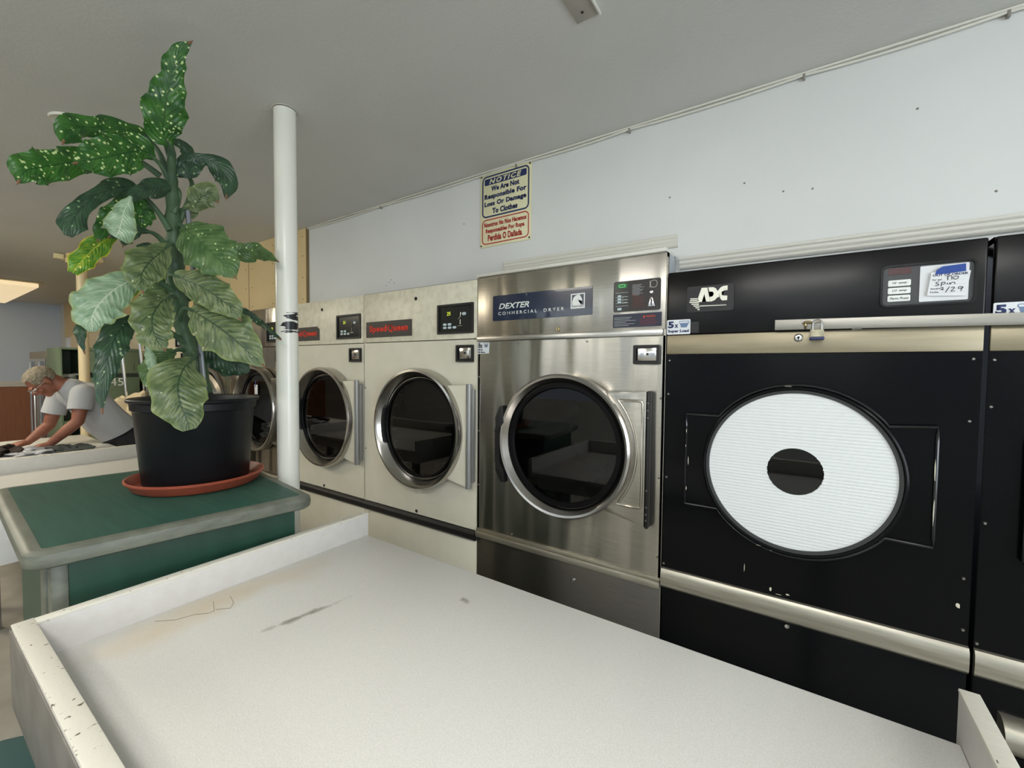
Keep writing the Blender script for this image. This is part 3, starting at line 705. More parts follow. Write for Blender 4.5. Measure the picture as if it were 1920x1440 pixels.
# --- black dryers
def adc_dryer(x0, label, first=True):
    t = thing('commercial_dryer', label, 'dryer', (x0+.445, 0, 0))
    x1 = x0+.889; cx, cz = x0+.445, 1.247
    b = NB()
    box(b, x0, x0+.012, .0, .95, 0, 1.986); box(b, x1-.012, x1, .0, .95, 0, 1.986); box(b, x0, x1, .0, .95, 1.968, 1.986); box(b, x0+.012, x1-.012, .9, .95, 0, 1.96)
    obj('cabinet_shell', b, black_en, t)
    b = NB(); box(b, x0+.001, x1-.001, -.012, .02, 1.737, 1.986, .006, 3); obj('control_panel', b, black_top, t)
    b = NB(); box(b, x0+.001, x1-.001, -.008, .02, 1.661, 1.736, .002); obj('upper_strip', b, strip_tan, t)
    b = NB(); holed(b, x0+.001, x1-.001, .786, 1.660, cx, cz, .272, -.001, .05); obj('front_panel', b, black_en, t, smooth=False)
    b = NB()
    pr = [(-.001, .705), (-.012, .706), (-.020, .715), (-.022, .745), (-.020, .772), (-.012, .783), (-.001, .785)]
    A = [b.verts.new((x0, y, z)) for y, z in pr]; B = [b.verts.new((x1, y, z)) for y, z in pr]
    for i in range(len(pr)-1): b.faces.new((A[i], A[i+1], B[i+1], B[i]))
    b.faces.new(A); b.faces.new(B); obj('lower_strip', b, strip_lo, t)
    b = NB(); box(b, x0+.001, x1-.001, -.003, .02, .01, .704, .003); obj('lower_panel', b, black_en, t)
    b = NB(); lathe_y(b, x0+.438, .690, [(0, -.013), (.007, -.012), (.009, -.003)], 16); obj('lock', b, chrome, t)
    drum(t, cx, cz, .27)
    # winged door plate, ring shaped sheet
    r = .302
    al = math.degrees(math.asin(.178/r))
    outer = [(x0+.085, cz-.178+.356*k/14) for k in range(15)]
    outer += arc(cx, cz, r, 180-al, al, 28)
    outer += [(x0+.800, cz+.186-.368*k/14) for k in range(15)]
    outer += arc(cx, cz, r, -al, -(180-al), 28)
    # round the wing corners a little
    def sheet(y0, y1, rin, grow=0):
        b = NB(); n = len(outer)
        o_ = [(x, z) for x, z in outer]
        inn = []
        for x, z in o_:
            a = math.atan2(z-cz, x-cx); inn.append((cx+rin*math.cos(a), cz+rin*math.sin(a)))
        of = [b.verts.new((x, y0, z)) for x, z in o_]; ob = [b.verts.new((x, y1, z)) for x, z in o_]
        i_f = [b.verts.new((x, y0, z)) for x, z in inn]; ib = [b.verts.new((x, y1, z)) for x, z in inn]
        edges = []
        for i in range(n):
            j = (i+1) % n
            b.faces.new((of[i], of[j], i_f[j], i_f[i])); fc = b.faces.new((of[j], of[i], ob[i], ob[j])); b.faces.new((i_f[i], i_f[j], ib[j], ib[i]))
        return b
    d = obj('door', sheet(-.014, -.001, .287), black_en, t, ang=60)
    ridge = [(x, -.015, z) for x, z in outer]; ridge.append(ridge[0]); ridge = [tuple(p) for p in ridge]
    b = NB(); tube(b, ridge, .0055, 8, cap=False); obj('door_ridge', b, black_gl, d)
    b = NB(); lathe_y(b, cx, cz, [(.297, -.020), (.295, -.030), (.290, -.032), (.286, -.026), (.283, -.020)], 96); obj('door_ring', b, black_en, d)
    b = NB(); lathe_y(b, cx, cz, [(.288, -.019), (.284, -.0245), (.275, -.0235), (.272, -.012)], 96); obj('gasket', b, mat('dark_grey_gasket', srgb(52, 54, 54), .6), d)
    b = NB(); lathe_y(b, cx, cz, [(.275, -.008), (.275, -.010), (0, -.010)], 64); obj('door_glass', b, glass, d)
    # cut out foam disc
    b = NB(); n = 120; V = []
    for rad, y in ((.2755, -.011), (.2755, -.017), (.083, -.017), (.083, -.011)):
        V.append([b.verts.new((cx+(rad+(.0012*math.sin(i*2.7)+.0008*math.sin(i*1.3) if rad < .1 else 0))*math.cos(2*PI*i/n), y, cz+rad*math.sin(2*PI*i/n)*(.985 if rad < .1 else 1))) for i in range(n)])
    for a_, c_ in zip(V, V[1:]):
        for i in range(n): b.faces.new((a_[i], a_[(i+1) % n], c_[(i+1) % n], c_[i]))
    if first: obj('foam_disc', b, foam_m, d)
    else: b.free()
    screws([(x0+.012, 1.635), (x0+.870, 1.638), (x0+.868, 1.455), (x0+.872, .985), (x0+.876, .83), (x0+.010, 1.50), (x0+.010, 1.16), (x0+.006, .80)], t, r=.0052)
    return t, x1, cx, cz
t, x1, cx, cz = adc_dryer(.001, 'black commercial dryer with white foam disc behind its porthole, padlocked bar')
f = obj('name_plate', rrprism(NB(), .077, .241, 1.822, 1.921, -.017, -.0125, .007, .001), blackpl, t, smooth=False)
# logo letters built as polygons
def lp(poly): return [(.077+.164*(x-395)/(1600-395), 1.921-.099*(y-(290-(x-395)*.083))/(640)) for x, y in poly]
b = NB(); y0, y1 = -.0185, -.0168
prism(b, lp([(780, 308), (925, 300), (1010, 640), (905, 643), (855, 460), (795, 655), (655, 660), (690, 560)]), y0, y1)
D = [(950, 295), (1090, 290), (1150, 320), (1195, 385), (1260, 300), (1330, 262), (1440, 248), (1440, 360), (1360, 370), (1300, 400), (1290, 460), (1330, 490), (1440, 492), (1435, 600), (1310, 610), (1260, 560), (1255, 515), (1180, 545), (1130, 600), (1040, 640), (1015, 640), (990, 525), (1060, 520), (1095, 470), (1090, 415), (1050, 395), (980, 400)]
prism(b, lp(D), y0, y1)
for k in range(7):
    u = k/6; xa = 480+(.0 if k < 2 else (k-1)*46); yy = 572+k*44
    xe = 690 - (0 if k < 2 else 0) + k*8
    prism(b, lp([(480-12*min(k, 2)+max(0, k-2)*55, yy), (700+k*6, yy-8), (704+k*6, yy+18), (482-12*min(k, 2)+max(0, k-2)*55+14, yy+24)]), y0, y1)
prism(b, lp([(745, 745), (1420, 708), (1425, 722), (740, 765)]), y0, y1)
obj('logo', b, mat('cream_logo', srgb(245, 244, 228), .4), f, smooth=False)
p0 = lp([(760, 728)])[0]; p1 = lp([(1425, 655)])[0]
text('lettering', 'American Dryer Corp.', (p0[0], p1[0], p0[1]-.001, p1[1]-.004), -.0185, white_m, f, .02)
# control window
b = NB(); frame(b, .655, .868, 1.800, 1.930, -.019, -.012, .018, .006); f = obj('control_display', b, black_top, t)
b = NB(); prism(b, rr(.661, .862, 1.806, 1.924, .014), -.0132, -.0124); obj('face_plate', b, mat('grey_face_plate', srgb(62, 64, 66), .4), f, smooth=False)
b = NB(); box(b, .673, .726, -.0142, -.0131, 1.900, 1.921); obj('display_window', b, mat('dark_red_display', srgb(72, 30, 32), .3), f)
for s, z in (('HI  temp', 1.874), ('LO  temp', 1.8505), ('Perm Press', 1.827)):
    b = NB(); prism(b, rr(.673, .726, z-.0095, z+.0095, .003), -.0160, -.0131, .0005); k = obj('button', b, white_m, f)
    text('lettering', s, (.678 if s[0] == 'P' else .683, .7225 if s[0] == 'P' else .717, z-.004, z+.004), -.0166, mat('grey_ink', srgb(90, 94, 98), .5), f, .01, .25)
b = NB(); prism(b, rr(.746, .851, 1.812, 1.919, .003), -.0150, -.0131); pa = obj('label_card', b, paper, f, smooth=False)
# out of order note, hanging a little off the card
nt_ = obj('out_of_order_note', prism(NB(), [(.762, 1.828), (.845, 1.822), (.853, 1.894), (.770, 1.897)], -.0215, -.0210), paper); setlab(nt_, 'white handwritten out of order slip taped to the black dryer control window', 'note')
b = NB(); prism(b, [(.778, 1.890), (.781, 1.903), (.793, 1.912), (.842, 1.915), (.843, 1.893), (.80, 1.890)], -.0225, -.0216); obj('blue_tape', b, blue_tape, nt_, smooth=False)
text('printing', 'OUT OF ORDER', (.773, .848, 1.884, 1.8905), -.0221, navy_ink, nt_, .03)
text('printing', 'Por qué', (.773, .793, 1.8705, 1.8760), -.0221, black_ink, nt_, .01); text('printing', 'Nombre', (.770, .791, 1.8455, 1.8500), -.0221, black_ink, nt_, .01); text('printing', 'Fecha', (.769, .787, 1.8355, 1.8400), -.0221, black_ink, nt_, .01)
b = NB()
for z in (1.8705, 1.8575, 1.8445, 1.8345): box(b, .775, .845, -.0216, -.0213, z-.0003, z)
obj('ruled_lines', b, mat('faint_blue_ink', srgb(160, 170, 190), .5), nt_, smooth=False)
def stroke(px_pts, name='handwriting'):
    b = NB()
    for seg in px_pts:
        pts = [(p[0], -.0222, p[1]) for p in spline(seg, 10)]
        tube(b, pts, .0009, 6)
    obj(name, b, black_ink, nt_)
stroke([[(.805, 1.8835), (.806, 1.8705)], [(.806, 1.880), (.811, 1.8835), (.814, 1.880), (.814, 1.872)], [(.822, 1.881), (.817, 1.877), (.820, 1.872), (.826, 1.873), (.828, 1.879), (.822, 1.881)]])
stroke([[(.787, 1.867), (.782, 1.8665), (.781, 1.863), (.786, 1.861), (.786, 1.857), (.779, 1.857)], [(.793, 1.866), (.792, 1.853)], [(.793, 1.865), (.799, 1.8655), (.800, 1.861), (.794, 1.859)], [(.805, 1.863), (.805, 1.858)], [(.810, 1.863), (.811, 1.858), (.815, 1.863), (.820, 1.863), (.821, 1.858)]])
stroke([[(.791, 1.849), (.796, 1.850), (.796, 1.846), (.792, 1.844), (.798, 1.843)], [(.810, 1.851), (.802, 1.835)], [(.813, 1.848), (.820, 1.849), (.819, 1.844), (.813, 1.837), (.822, 1.838)], [(.838, 1.847), (.830, 1.849), (.829, 1.844), (.837, 1.844), (.838, 1.849), (.834, 1.836)]])
def sticker5(x0, t):
    b = NB(); prism(b, rr(x0, x0+.088, 1.739, 1.797, .004), -.0140, -.0122); st = obj('load_sticker', b, sticker_m, t, smooth=False)
    text('lettering', '5', (x0+.004, x0+.026, 1.764, 1.791), -.0148, navy_ink, st, .05); text('lettering', 'x', (x0+.029, x0+.043, 1.765, 1.779), -.0148, navy_ink, st, .03)
    text('lettering', 'Super Load', (x0+.004, x0+.083, 1.744, 1.758), -.0148, navy_ink, st, .04)
    basket(x0+.046, x0+.084, 1.764, 1.791, -.0146, mat('blue_grey_ink', srgb(108, 132, 168), .5), st)
sticker5(.003, t)
b = NB(); prism(b, rr(.093, .122, 1.743, 1.786, .002), -.0128, -.0118); obj('tape_patch', b, blackpl, t)
b = NB(); lathe_y(b, .444, 1.713, [(0, -.016), (.010, -.015), (.013, -.012), (.014, -.008)], 24); obj('lock', b, chrome, t)
b = NB(); lathe_y(b, .444, 1.714, [(0, -.0165), (.004, -.0162), (.004, -.015)], 12); box(b, .4425, .4455, -.0168, -.0152, 1.704, 1.714); obj('keyhole', b, seam_m, t)
# paint chips (bare metal showing)
chipm = mat('bare_metal_chip', srgb(205, 200, 180), .5)
b = NB()
def chip(x, z, w, h, y=-.0016):
    n = 7; prism(b, [(x+w*math.cos(2*PI*k/n)*random.uniform(.5, 1), z+h*math.sin(2*PI*k/n)*random.uniform(.5, 1)) for k in range(n)], y, y+.001)
for c in ((.385, .806, .005, .011), (.437, .800, .008, .004), (.30, .86, .0015, .02), (.41, .793, .012, .0015), (.865, .90, .006, .010), (.765, 1.13, .012, .0025), (.775, 1.128, .006, .004)): chip(*c)
for c in ((.088, 1.36, .0018, .012), (.086, 1.30, .0015, .007), (.097, 1.24, .002, .02), (.092, 1.13, .002, .010), (.165, 1.30, .0014, .012), (.798, 1.30, .0018, .04), (.799, 1.18, .0018, .05), (.42, 1.545, .014, .0012), (.345, .964, .010, .0013), (.385, .955, .006, .0013)): chip(*c, y=-.0212)
obj('paint_chips', b, chipm, t, smooth=False)['kind'] = 'stuff'
t2, x12, _, _ = adc_dryer(.901, 'black commercial dryer cut off by the right edge of the picture', False)
sticker5(.903, t2)
# heavy round steel kick bar low on the second dryer
b = NB()
tube(b, [(.955, -.02, .572), (1.75, -.02, .572)], .05, 28); obj('kick_bar', b, strip_lo, t2)
# security bar across both
sb = thing('security_bar', 'long flat grey steel bar bolted across the two black dryers', 'bar', (1.0, -.03, 1.74))
b = NB(); prism(b, [(.374, 1.741), (.374, 1.776), (1.75, 1.751), (1.75, 1.719)], -.032, -.022, .001)
obj('bar', b, bar_m, sb)
b = NB()
for x in (.60, 1.3): box(b, x-.012, x+.012, -.023, -.0085, 1.735, 1.752)
obj('standoff', b, bar_m, sb)
b = NB(); tube(b, [(.462+.0*i, -.034-.012*math.sin(PI*i/8), 1.765-.022*i/8) for i in range(9)], .0035, 8)
tube(b, [(.455+.028*i/10, -.036-.006*math.sin(PI*i/10), 1.758+.006*math.sin(PI*i/10)) for i in range(11)], .004, 8); obj('hasp_ring', b, brass, sb)
pk = thing('padlock', 'small laminated steel padlock with dark blue base hanging from the security bar', 'padlock', (.494, -.05, 1.70))
b = NB()
for k in range(9): box(b, .476, .513, -.066, -.038, 1.7115+.0026*k, 1.7138+.0026*k, .0006)
box(b, .477, .512, -.065, -.039, 1.711, 1.735); obj('lock_body', b, mat('laminated_steel', srgb(190, 184, 160), .3, metal=.8), pk)
b = NB(); box(b, .474, .515, -.068, -.036, 1.701, 1.7115, .003); obj('blue_bumper', b, mat('dark_blue_plastic', srgb(44, 50, 92), .4), pk)
b = NB(); pts = [(.482, -.052, 1.733), (.482, -.052, 1.750)] + [(.4945-.0125*math.cos(PI*k/10), -.052, 1.752+.016*math.sin(PI*k/10)) for k in range(11)] + [(.507, -.052, 1.733)]
tube(b, pts, .0032, 10); obj('shackle', b, chrome, pk)

# ---------------------------------------------------------------- wall sign
sx0, sx1, sz0, sz1 = -1.058, -.724, 2.268, 2.668
t = thing('notice_sign', 'cream metal notice sign in English and Spanish screwed high on the white wall', 'sign', (-.89, WY, 2.268))
f = obj('sign_board', box(NB(), sx0, sx1, WY-.006, WY-.001, sz0, sz1, .001), sign_m, t)
H = sz1-sz0; W = sx1-sx0; Y = WY-.0068
def Z(fr): return sz1-fr*H
b = NB(); frame(b, sx0+.013, sx1-.013, Z(.60), Z(.035), Y, Y+.001, .028, .008); obj('blue_border', b, navy_ink, t, smooth=False)
b = NB(); frame(b, sx0+.013, sx1-.013, Z(.965), Z(.625), Y, Y+.001, .026, .0055); obj('red_border', b, red_ink, t, smooth=False)
b = NB(); prism(b, rr(sx0+.030, sx1-.030, Z(.162), Z(.075), .008), Y, Y+.001); obj('header_bar', b, navy_ink, t, smooth=False)
text('lettering', 'NOTICE', (sx0+.062, sx1-.062, Z(.152), Z(.086)), Y-.001, sign_m, t, .035, .25, 1.25, 'cream lettering')
for s, fa, fb, m_ in (('We Are Not', .255, .185, .075), ('Responsible For', .370, .285, .030), ('Loss Or Damage', .468, .385, .030), ('To Clothes', .560, .485, .085)):
    text('lettering', s, (sx0+m_, sx1-m_, Z(fa), Z(fb)), Y-.001, navy_ink, t, .048, 0, 1.08, 'navy lettering')
for s, fa, fb, m_ in (('Nosotros No Nos Hacemos', .730, .668, .028), ('Responsables Por Ropa', .830, .755, .040), ('Perdida O Dañada', .925, .838, .055)):
    text('lettering', s, (sx0+m_, sx1-m_, Z(fa), Z(fb)), Y-.001, red_ink, t, .034, 0, 1.06, 'red lettering')
for x in (sx0+.008, sx1-.010):
    for z in (sz0+.010, sz1-.012):
        b = NB(); lathe_y(b, x, z, [(0, Y-.003), (.004, Y-.002), (.005, Y)], 12); obj('screw', b, black_ink, t)
# small wall marks
b = NB()
for x, z in ((-1.183, 2.428), (-.032, 2.335), (.744, 2.455), (.25, 2.33), (.38, 2.27), (.47, 2.26), (-1.83, 2.16), (-1.81, 2.175), (-1.86, 2.14), (-1.78, 2.15), (-2.6, 2.15), (.93, 2.15)):
    lathe_y(b, x, z, [(0, WY-.0012), (.003, WY-.0008), (.004, WY)], 8)
mk = obj('nail_holes', b, mat('grey_mark', srgb(130, 128, 124), .6)); mk.name = 'trim_5'; mk['kind'] = 'structure'
b = NB(); box(b, -2.0, -.99, .05, .10, 2.070, 2.083, .002); du = obj('dust_ledge', b, mat('dusty_metal', srgb(120, 118, 112), .7)); du.name = 'trim_6'; du['kind'] = 'structure'

# ---------------------------------------------------------------- folding tables
def folding_table(x0, x1, label, yf=-.69, yn=-1.605, near=True, rim_left=True, rim_right=True, apron_near=True):
    t = thing('folding_table', label, 'table', ((x0+x1)/2, (yf+yn)/2, 0))
    b = NB(); box(b, x0, x1, yn, yf, .885, .91, .004); obj('tabletop', b, lam_w, t)
    def rim(nm, xa, xb, ya, yb):
        b = NB(); box(b, xa, xb, ya, yb, .815, .996, .002); r_ = obj(nm, b, rim_m, t)
        b = NB(); box(b, xa-.0008, xb+.0008, ya-.0008, yb+.0008, .993, 1.0, .002); obj('chipped_edge', b, rim_edge, r_)
    if rim_left: rim('end_rim', x0-.028, x0, yn-.035, yf+.005)
    if rim_right: rim('end_rim', x1, x1+.028, yn-.035, yf+.028)
    if near:
        b = NB(); box(b, x0, x1, yn-.035, yn, .815, .996, .002); r_ = obj('side_rim', b, [rim_m], t)
        b = NB(); box(b, x0-.03, x1, yn-.0358, yn+.0008, .993, 1.001, .002); obj('chipped_edge', b, rim_edge, r_)
        b = NB(); box(b, x0-.029, x1, yn-.038, yn-.0352, .81, .99, .001); obj('apron', b, apron_m, t)
    b = NB(); box(b, x0+.02, x1-.02, yf-.06, yf-.04, .80, .884); obj('apron', b, rim_m, t)
    for lx in (x0+.14, x1-.14):
        for ly in (yn+.16, yf-.12):
            b = NB(); box(b, lx-.025, lx+.025, ly-.025, ly+.025, 0, .884, .003); obj('leg', b, apron_m, t)
    return t
t = folding_table(-1.0, .72, 'large white folding table with raised chipped rims in the foreground')
# crack in the laminate next to the left rim
b = NB()
for a, c in (((400, 1128), (402, 1145)), ((402, 1145), (390, 1150)), ((390, 1150), (365, 1152)), ((365, 1152), (330, 1162)), ((330, 1162), (290, 1165)), ((405, 1143), (432, 1140)), ((432, 1140), (438, 1130)), ((438, 1130), (432, 1118))):
    p, q = at_z(*a, .9104), at_z(*c, .9104); tube(b, [p, q], .0005, 5)
obj('crack', b, mat('crack_brown', srgb(120, 112, 96), .7), t)
folding_table(-3.645, -2.12, 'white rimmed folding table beyond the green cabinet')
folding_table(-5.35, -3.72, 'farthest white folding table, where the man sorts clothes', rim_left=False, rim_right=False, near=False)

# ---------------------------------------------------------------- green cabinet (slightly turned)
base = Vector((-1.0, -.914, 0)); ang = R(7.6)
ux = Vector((math.cos(ang), -math.sin(ang), 0)); uy = Vector((math.sin(ang), math.cos(ang), 0))  # local x toward table, local y toward dryers
t = thing('counter_cabinet', 'dark green laminate cabinet with grey rounded edging under the potted plant', 'cabinet', (-1.45, -1.25, 0))
def turn(b):
    for v in b.verts:
        l = v.co.copy(); l.y *= 1-.13*l.x; v.co = base + ux*l.x + uy*l.y + Vector((0, 0, l.z))
    return b
Lc, Dc = .705, .95
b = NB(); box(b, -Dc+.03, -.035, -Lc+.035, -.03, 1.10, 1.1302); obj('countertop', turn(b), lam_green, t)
b = NB()
# bullnose nosing around the four sides with rounded corners
path = []
for cx_, cy_, a0 in ((-.05, -.05, 0), (-Dc+.05, -.05, 90), (-Dc+.05, -Lc+.05, 180), (-.05, -Lc+.05, 270)):
    for k in range(7):
        a = R(a0+15*k); path.append((cx_+.05*math.cos(a), cy_+.05*math.sin(a), math.cos(a), math.sin(a)))
prof = [(-.036, 1.0835), (-.012, 1.084), (-.003, 1.09), (.0, 1.106), (-.003, 1.122), (-.012, 1.129), (-.02, 1.1305), (-.036, 1.1305)]
rings = [[b.verts.new((x+nx*o_, y+ny*o_, z)) for o_, z in prof] for x, y, nx, ny in path]
for i in range(len(rings)):
    A, B = rings[i], rings[(i+1) % len(rings)]
    for k in range(len(prof)-1): b.faces.new((A[k], A[k+1], B[k+1], B[k]))
    b.faces.new((A[-1], A[0], B[0], B[-1]))
obj('edging', turn(b), nosing_m, t)
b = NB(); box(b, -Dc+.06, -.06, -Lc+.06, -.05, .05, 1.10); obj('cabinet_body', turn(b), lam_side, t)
b = NB(); box(b, -.105, -.055, -Lc+.052, -.0-Lc+.12, .0, 1.084, .006); box(b, -.05-.055, -.056, -.12, -.045, .0, 1.084, .006)
box(b, -Dc+.052, -Dc+.12, -Lc+.052, -Lc+.115, 0, 1.084, .006)
b.free(); b = NB(); box(b, -.105, -.053, -Lc+.050, -Lc+.085, .0, 1.084, .008); box(b, -.20, -.13, -Lc+.046, -Lc+.06, .0, 1.084, .006)
obj('corner_post', turn(b), nosing_m, t)
b = NB(); box(b, -Dc+.1, -.1, -Lc+.1, -.1, 0, .06); obj('plinth', turn(b), seam_m, t)

# ---------------------------------------------------------------- saucer and plant
PX, PY = -1.545, -1.085
sc = NB(); lathe_z(sc, PX+.02, PY-.005, [(0, 1.1315), (.196, 1.1315), (.205, 1.137), (.219, 1.160), (.226, 1.166), (.227, 1.172), (.221, 1.174), (.214, 1.166), (.200, 1.142), (.190, 1.138), (0, 1.138)], 72)
so = obj('plant_saucer', sc, terracotta); setlab(so, 'terracotta coloured plastic saucer under the black pot on the green cabinet', 'saucer')
pt = thing('potted_plant', 'tall dumb cane plant with drooping speckled leaves in a black pot', 'plant', (PX, PY, 1.139))
b = NB(); lathe_z(b, PX, PY, [(0, 1.1395), (.168, 1.1395), (.175, 1.150), (.196, 1.425), (.198, 1.428), (.203, 1.430), (.205, 1.455), (.214, 1.460), (.216, 1.468), (.212, 1.472), (.200, 1.468), (.196, 1.455), (.190, 1.42), (.186, 1.40), (0, 1.40)], 80)
po = obj('pot', b, pot_m, pt)
b = NB(); lathe_z(b, PX, PY, [(.187, 1.405), (.12, 1.412), (0, 1.418)], 40); obj('soil', b, soil_m, pt)

def leafmat(name, base, dark, pale, speck, speck_amt, mott, edge=None, under=None):
    m, t, N, L, P = nt(name)
    uv = N.new('ShaderNodeUVMap'); sx = N.new('ShaderNodeSeparateXYZ'); L.new(uv.outputs[0], sx.inputs[0])
    def math_(op, a, b_=0):
        r = N.new('ShaderNodeMath'); r.operation = op
        for i, v in enumerate((a, b_)):
            if isinstance(v, (int, float)): r.inputs[i].default_value = v
            else: L.new(v, r.inputs[i])
        return r.outputs[0]
    def rng(v, a, b_, c=0, d=1):
        r = N.new('ShaderNodeMapRange'); r.inputs[1].default_value = a; r.inputs[2].default_value = b_; r.inputs[3].default_value = c; r.inputs[4].default_value = d
        L.new(v, r.inputs[0]); return r.outputs[0]
    def mix(f, a, b_):
        x = N.new('ShaderNodeMix'); x.data_type = 'RGBA'
        if isinstance(f, (int, float)): x.inputs[0].default_value = f
        else: L.new(f, x.inputs[0])
        for i, v in ((6, a), (7, b_)):
            if isinstance(v, tuple): x.inputs[i].default_value = v
            else: L.new(v, x.inputs[i])
        return x.outputs[2]
    au = math_('ABSOLUTE', sx.outputs['X'])
    # veins: run along v + |u|
    vv = math_('SUBTRACT', math_('MULTIPLY', sx.outputs['Y'], 1.0), math_('MULTIPLY', au, .22))
    tc = N.new('ShaderNodeTexCoord')
    nz = N.new('ShaderNodeTexNoise'); nz.inputs['Scale'].default_value = 26; nz.inputs['Detail'].default_value = 4; L.new(tc.outputs['Object'], nz.inputs['Vector'])
    cb = N.new('ShaderNodeCombineXYZ'); L.new(math_('MULTIPLY', vv, 30), cb.inputs[0]); L.new(math_('MULTIPLY', sx.outputs['X'], 2.4), cb.inputs[1])
    vn = N.new('ShaderNodeTexNoise'); vn.inputs['Scale'].default_value = 1.0; vn.inputs['Detail'].default_value = 3; L.new(cb.outputs[0], vn.inputs['Vector'])
    c = mix(rng(nz.outputs[0], .4, .65), base, dark)
    streak = math_('MULTIPLY', rng(vn.outputs[0], .46, .60), mott)
    fade = rng(au, .95, .15, .15, 1)
    c = mix(math_('MULTIPLY', streak, fade), c, pale)
    vo = N.new('ShaderNodeTexVoronoi'); vo.inputs['Scale'].default_value = 85; vo.inputs['Randomness'].default_value = 1
    L.new(tc.outputs['Object'], vo.inputs['Vector'])
    vsel = N.new('ShaderNodeSeparateXYZ'); L.new(vo.outputs['Color'], vsel.inputs[0])
    sp_ = math_('MULTIPLY', rng(vo.outputs['Distance'], .36, .24), rng(vsel.outputs['X'], 1-speck_amt, 1-speck_amt+.02))
    c = mix(sp_, c, speck)
    c = mix(rng(au, .05, .02), c, pale if mott > .5 else dark)
    if edge is not None: c = mix(math_('MULTIPLY', rng(au, .86, .97), .8), c, edge)
    bf = N.new('ShaderNodeNewGeometry')
    c = mix(math_('MULTIPLY', bf.outputs['Backfacing'], .6), c, under or srgb(136, 156, 120))
    L.new(c, P.inputs['Base Color']); P.inputs['Roughness'].default_value = .33
    wv = N.new('ShaderNodeMath'); wv.operation = 'SINE'; L.new(math_('MULTIPLY', vv, 95), wv.inputs[0])
    bp = N.new('ShaderNodeBump'); bp.inputs['Strength'].default_value = .3; bp.inputs['Distance'].default_value = .002
    L.new(wv.outputs[0], bp.inputs['Height']); L.new(bp.outputs[0], P.inputs['Normal'])
    tr = N.new('ShaderNodeBsdfTranslucent'); L.new(c, tr.inputs[0])
    ms = N.new('ShaderNodeMixShader'); ms.inputs[0].default_value = .25
    L.new(P.outputs[0], ms.inputs[1]); L.new(tr.outputs[0], ms.inputs[2]); L.new(ms.outputs[0], N['Material Output'].inputs[0])
    return m
LM = {
 'S': leafmat('speckled_leaf', srgb(60, 110, 42), srgb(36, 82, 36), srgb(96, 142, 74), srgb(206, 226, 158), .5, .25),
 'D': leafmat('dark_leaf', srgb(56, 86, 60), srgb(38, 64, 48), srgb(98, 118, 92), srgb(150, 180, 130), .08, .35),
 'M': leafmat('mottled_leaf', srgb(126, 140, 96), srgb(94, 114, 74), srgb(52, 76, 50), srgb(170, 186, 146), .04, .9, srgb(134, 150, 90)),
 'G': leafmat('fresh_green_leaf', srgb(100, 128, 78), srgb(72, 104, 60), srgb(54, 88, 50), srgb(190, 212, 150), .16, .4),
 'P': leafmat('pale_leaf', srgb(150, 178, 146), srgb(116, 148, 116), srgb(196, 212, 184), srgb(200, 214, 190), .05, .7, srgb(160, 170, 110), srgb(176, 192, 160)),
 'Y': leafmat('yellowing_leaf', srgb(92, 148, 44), srgb(60, 118, 40), srgb(190, 200, 70), srgb(220, 214, 90), .15, .6, srgb(222, 206, 60)),
}
stem_m = mat('green_stem', srgb(70, 96, 66), .5, col2=srgb(46, 70, 50), nscale=14)
tip_m = mat('brown_leaf_tip', srgb(120, 84, 60), .6)
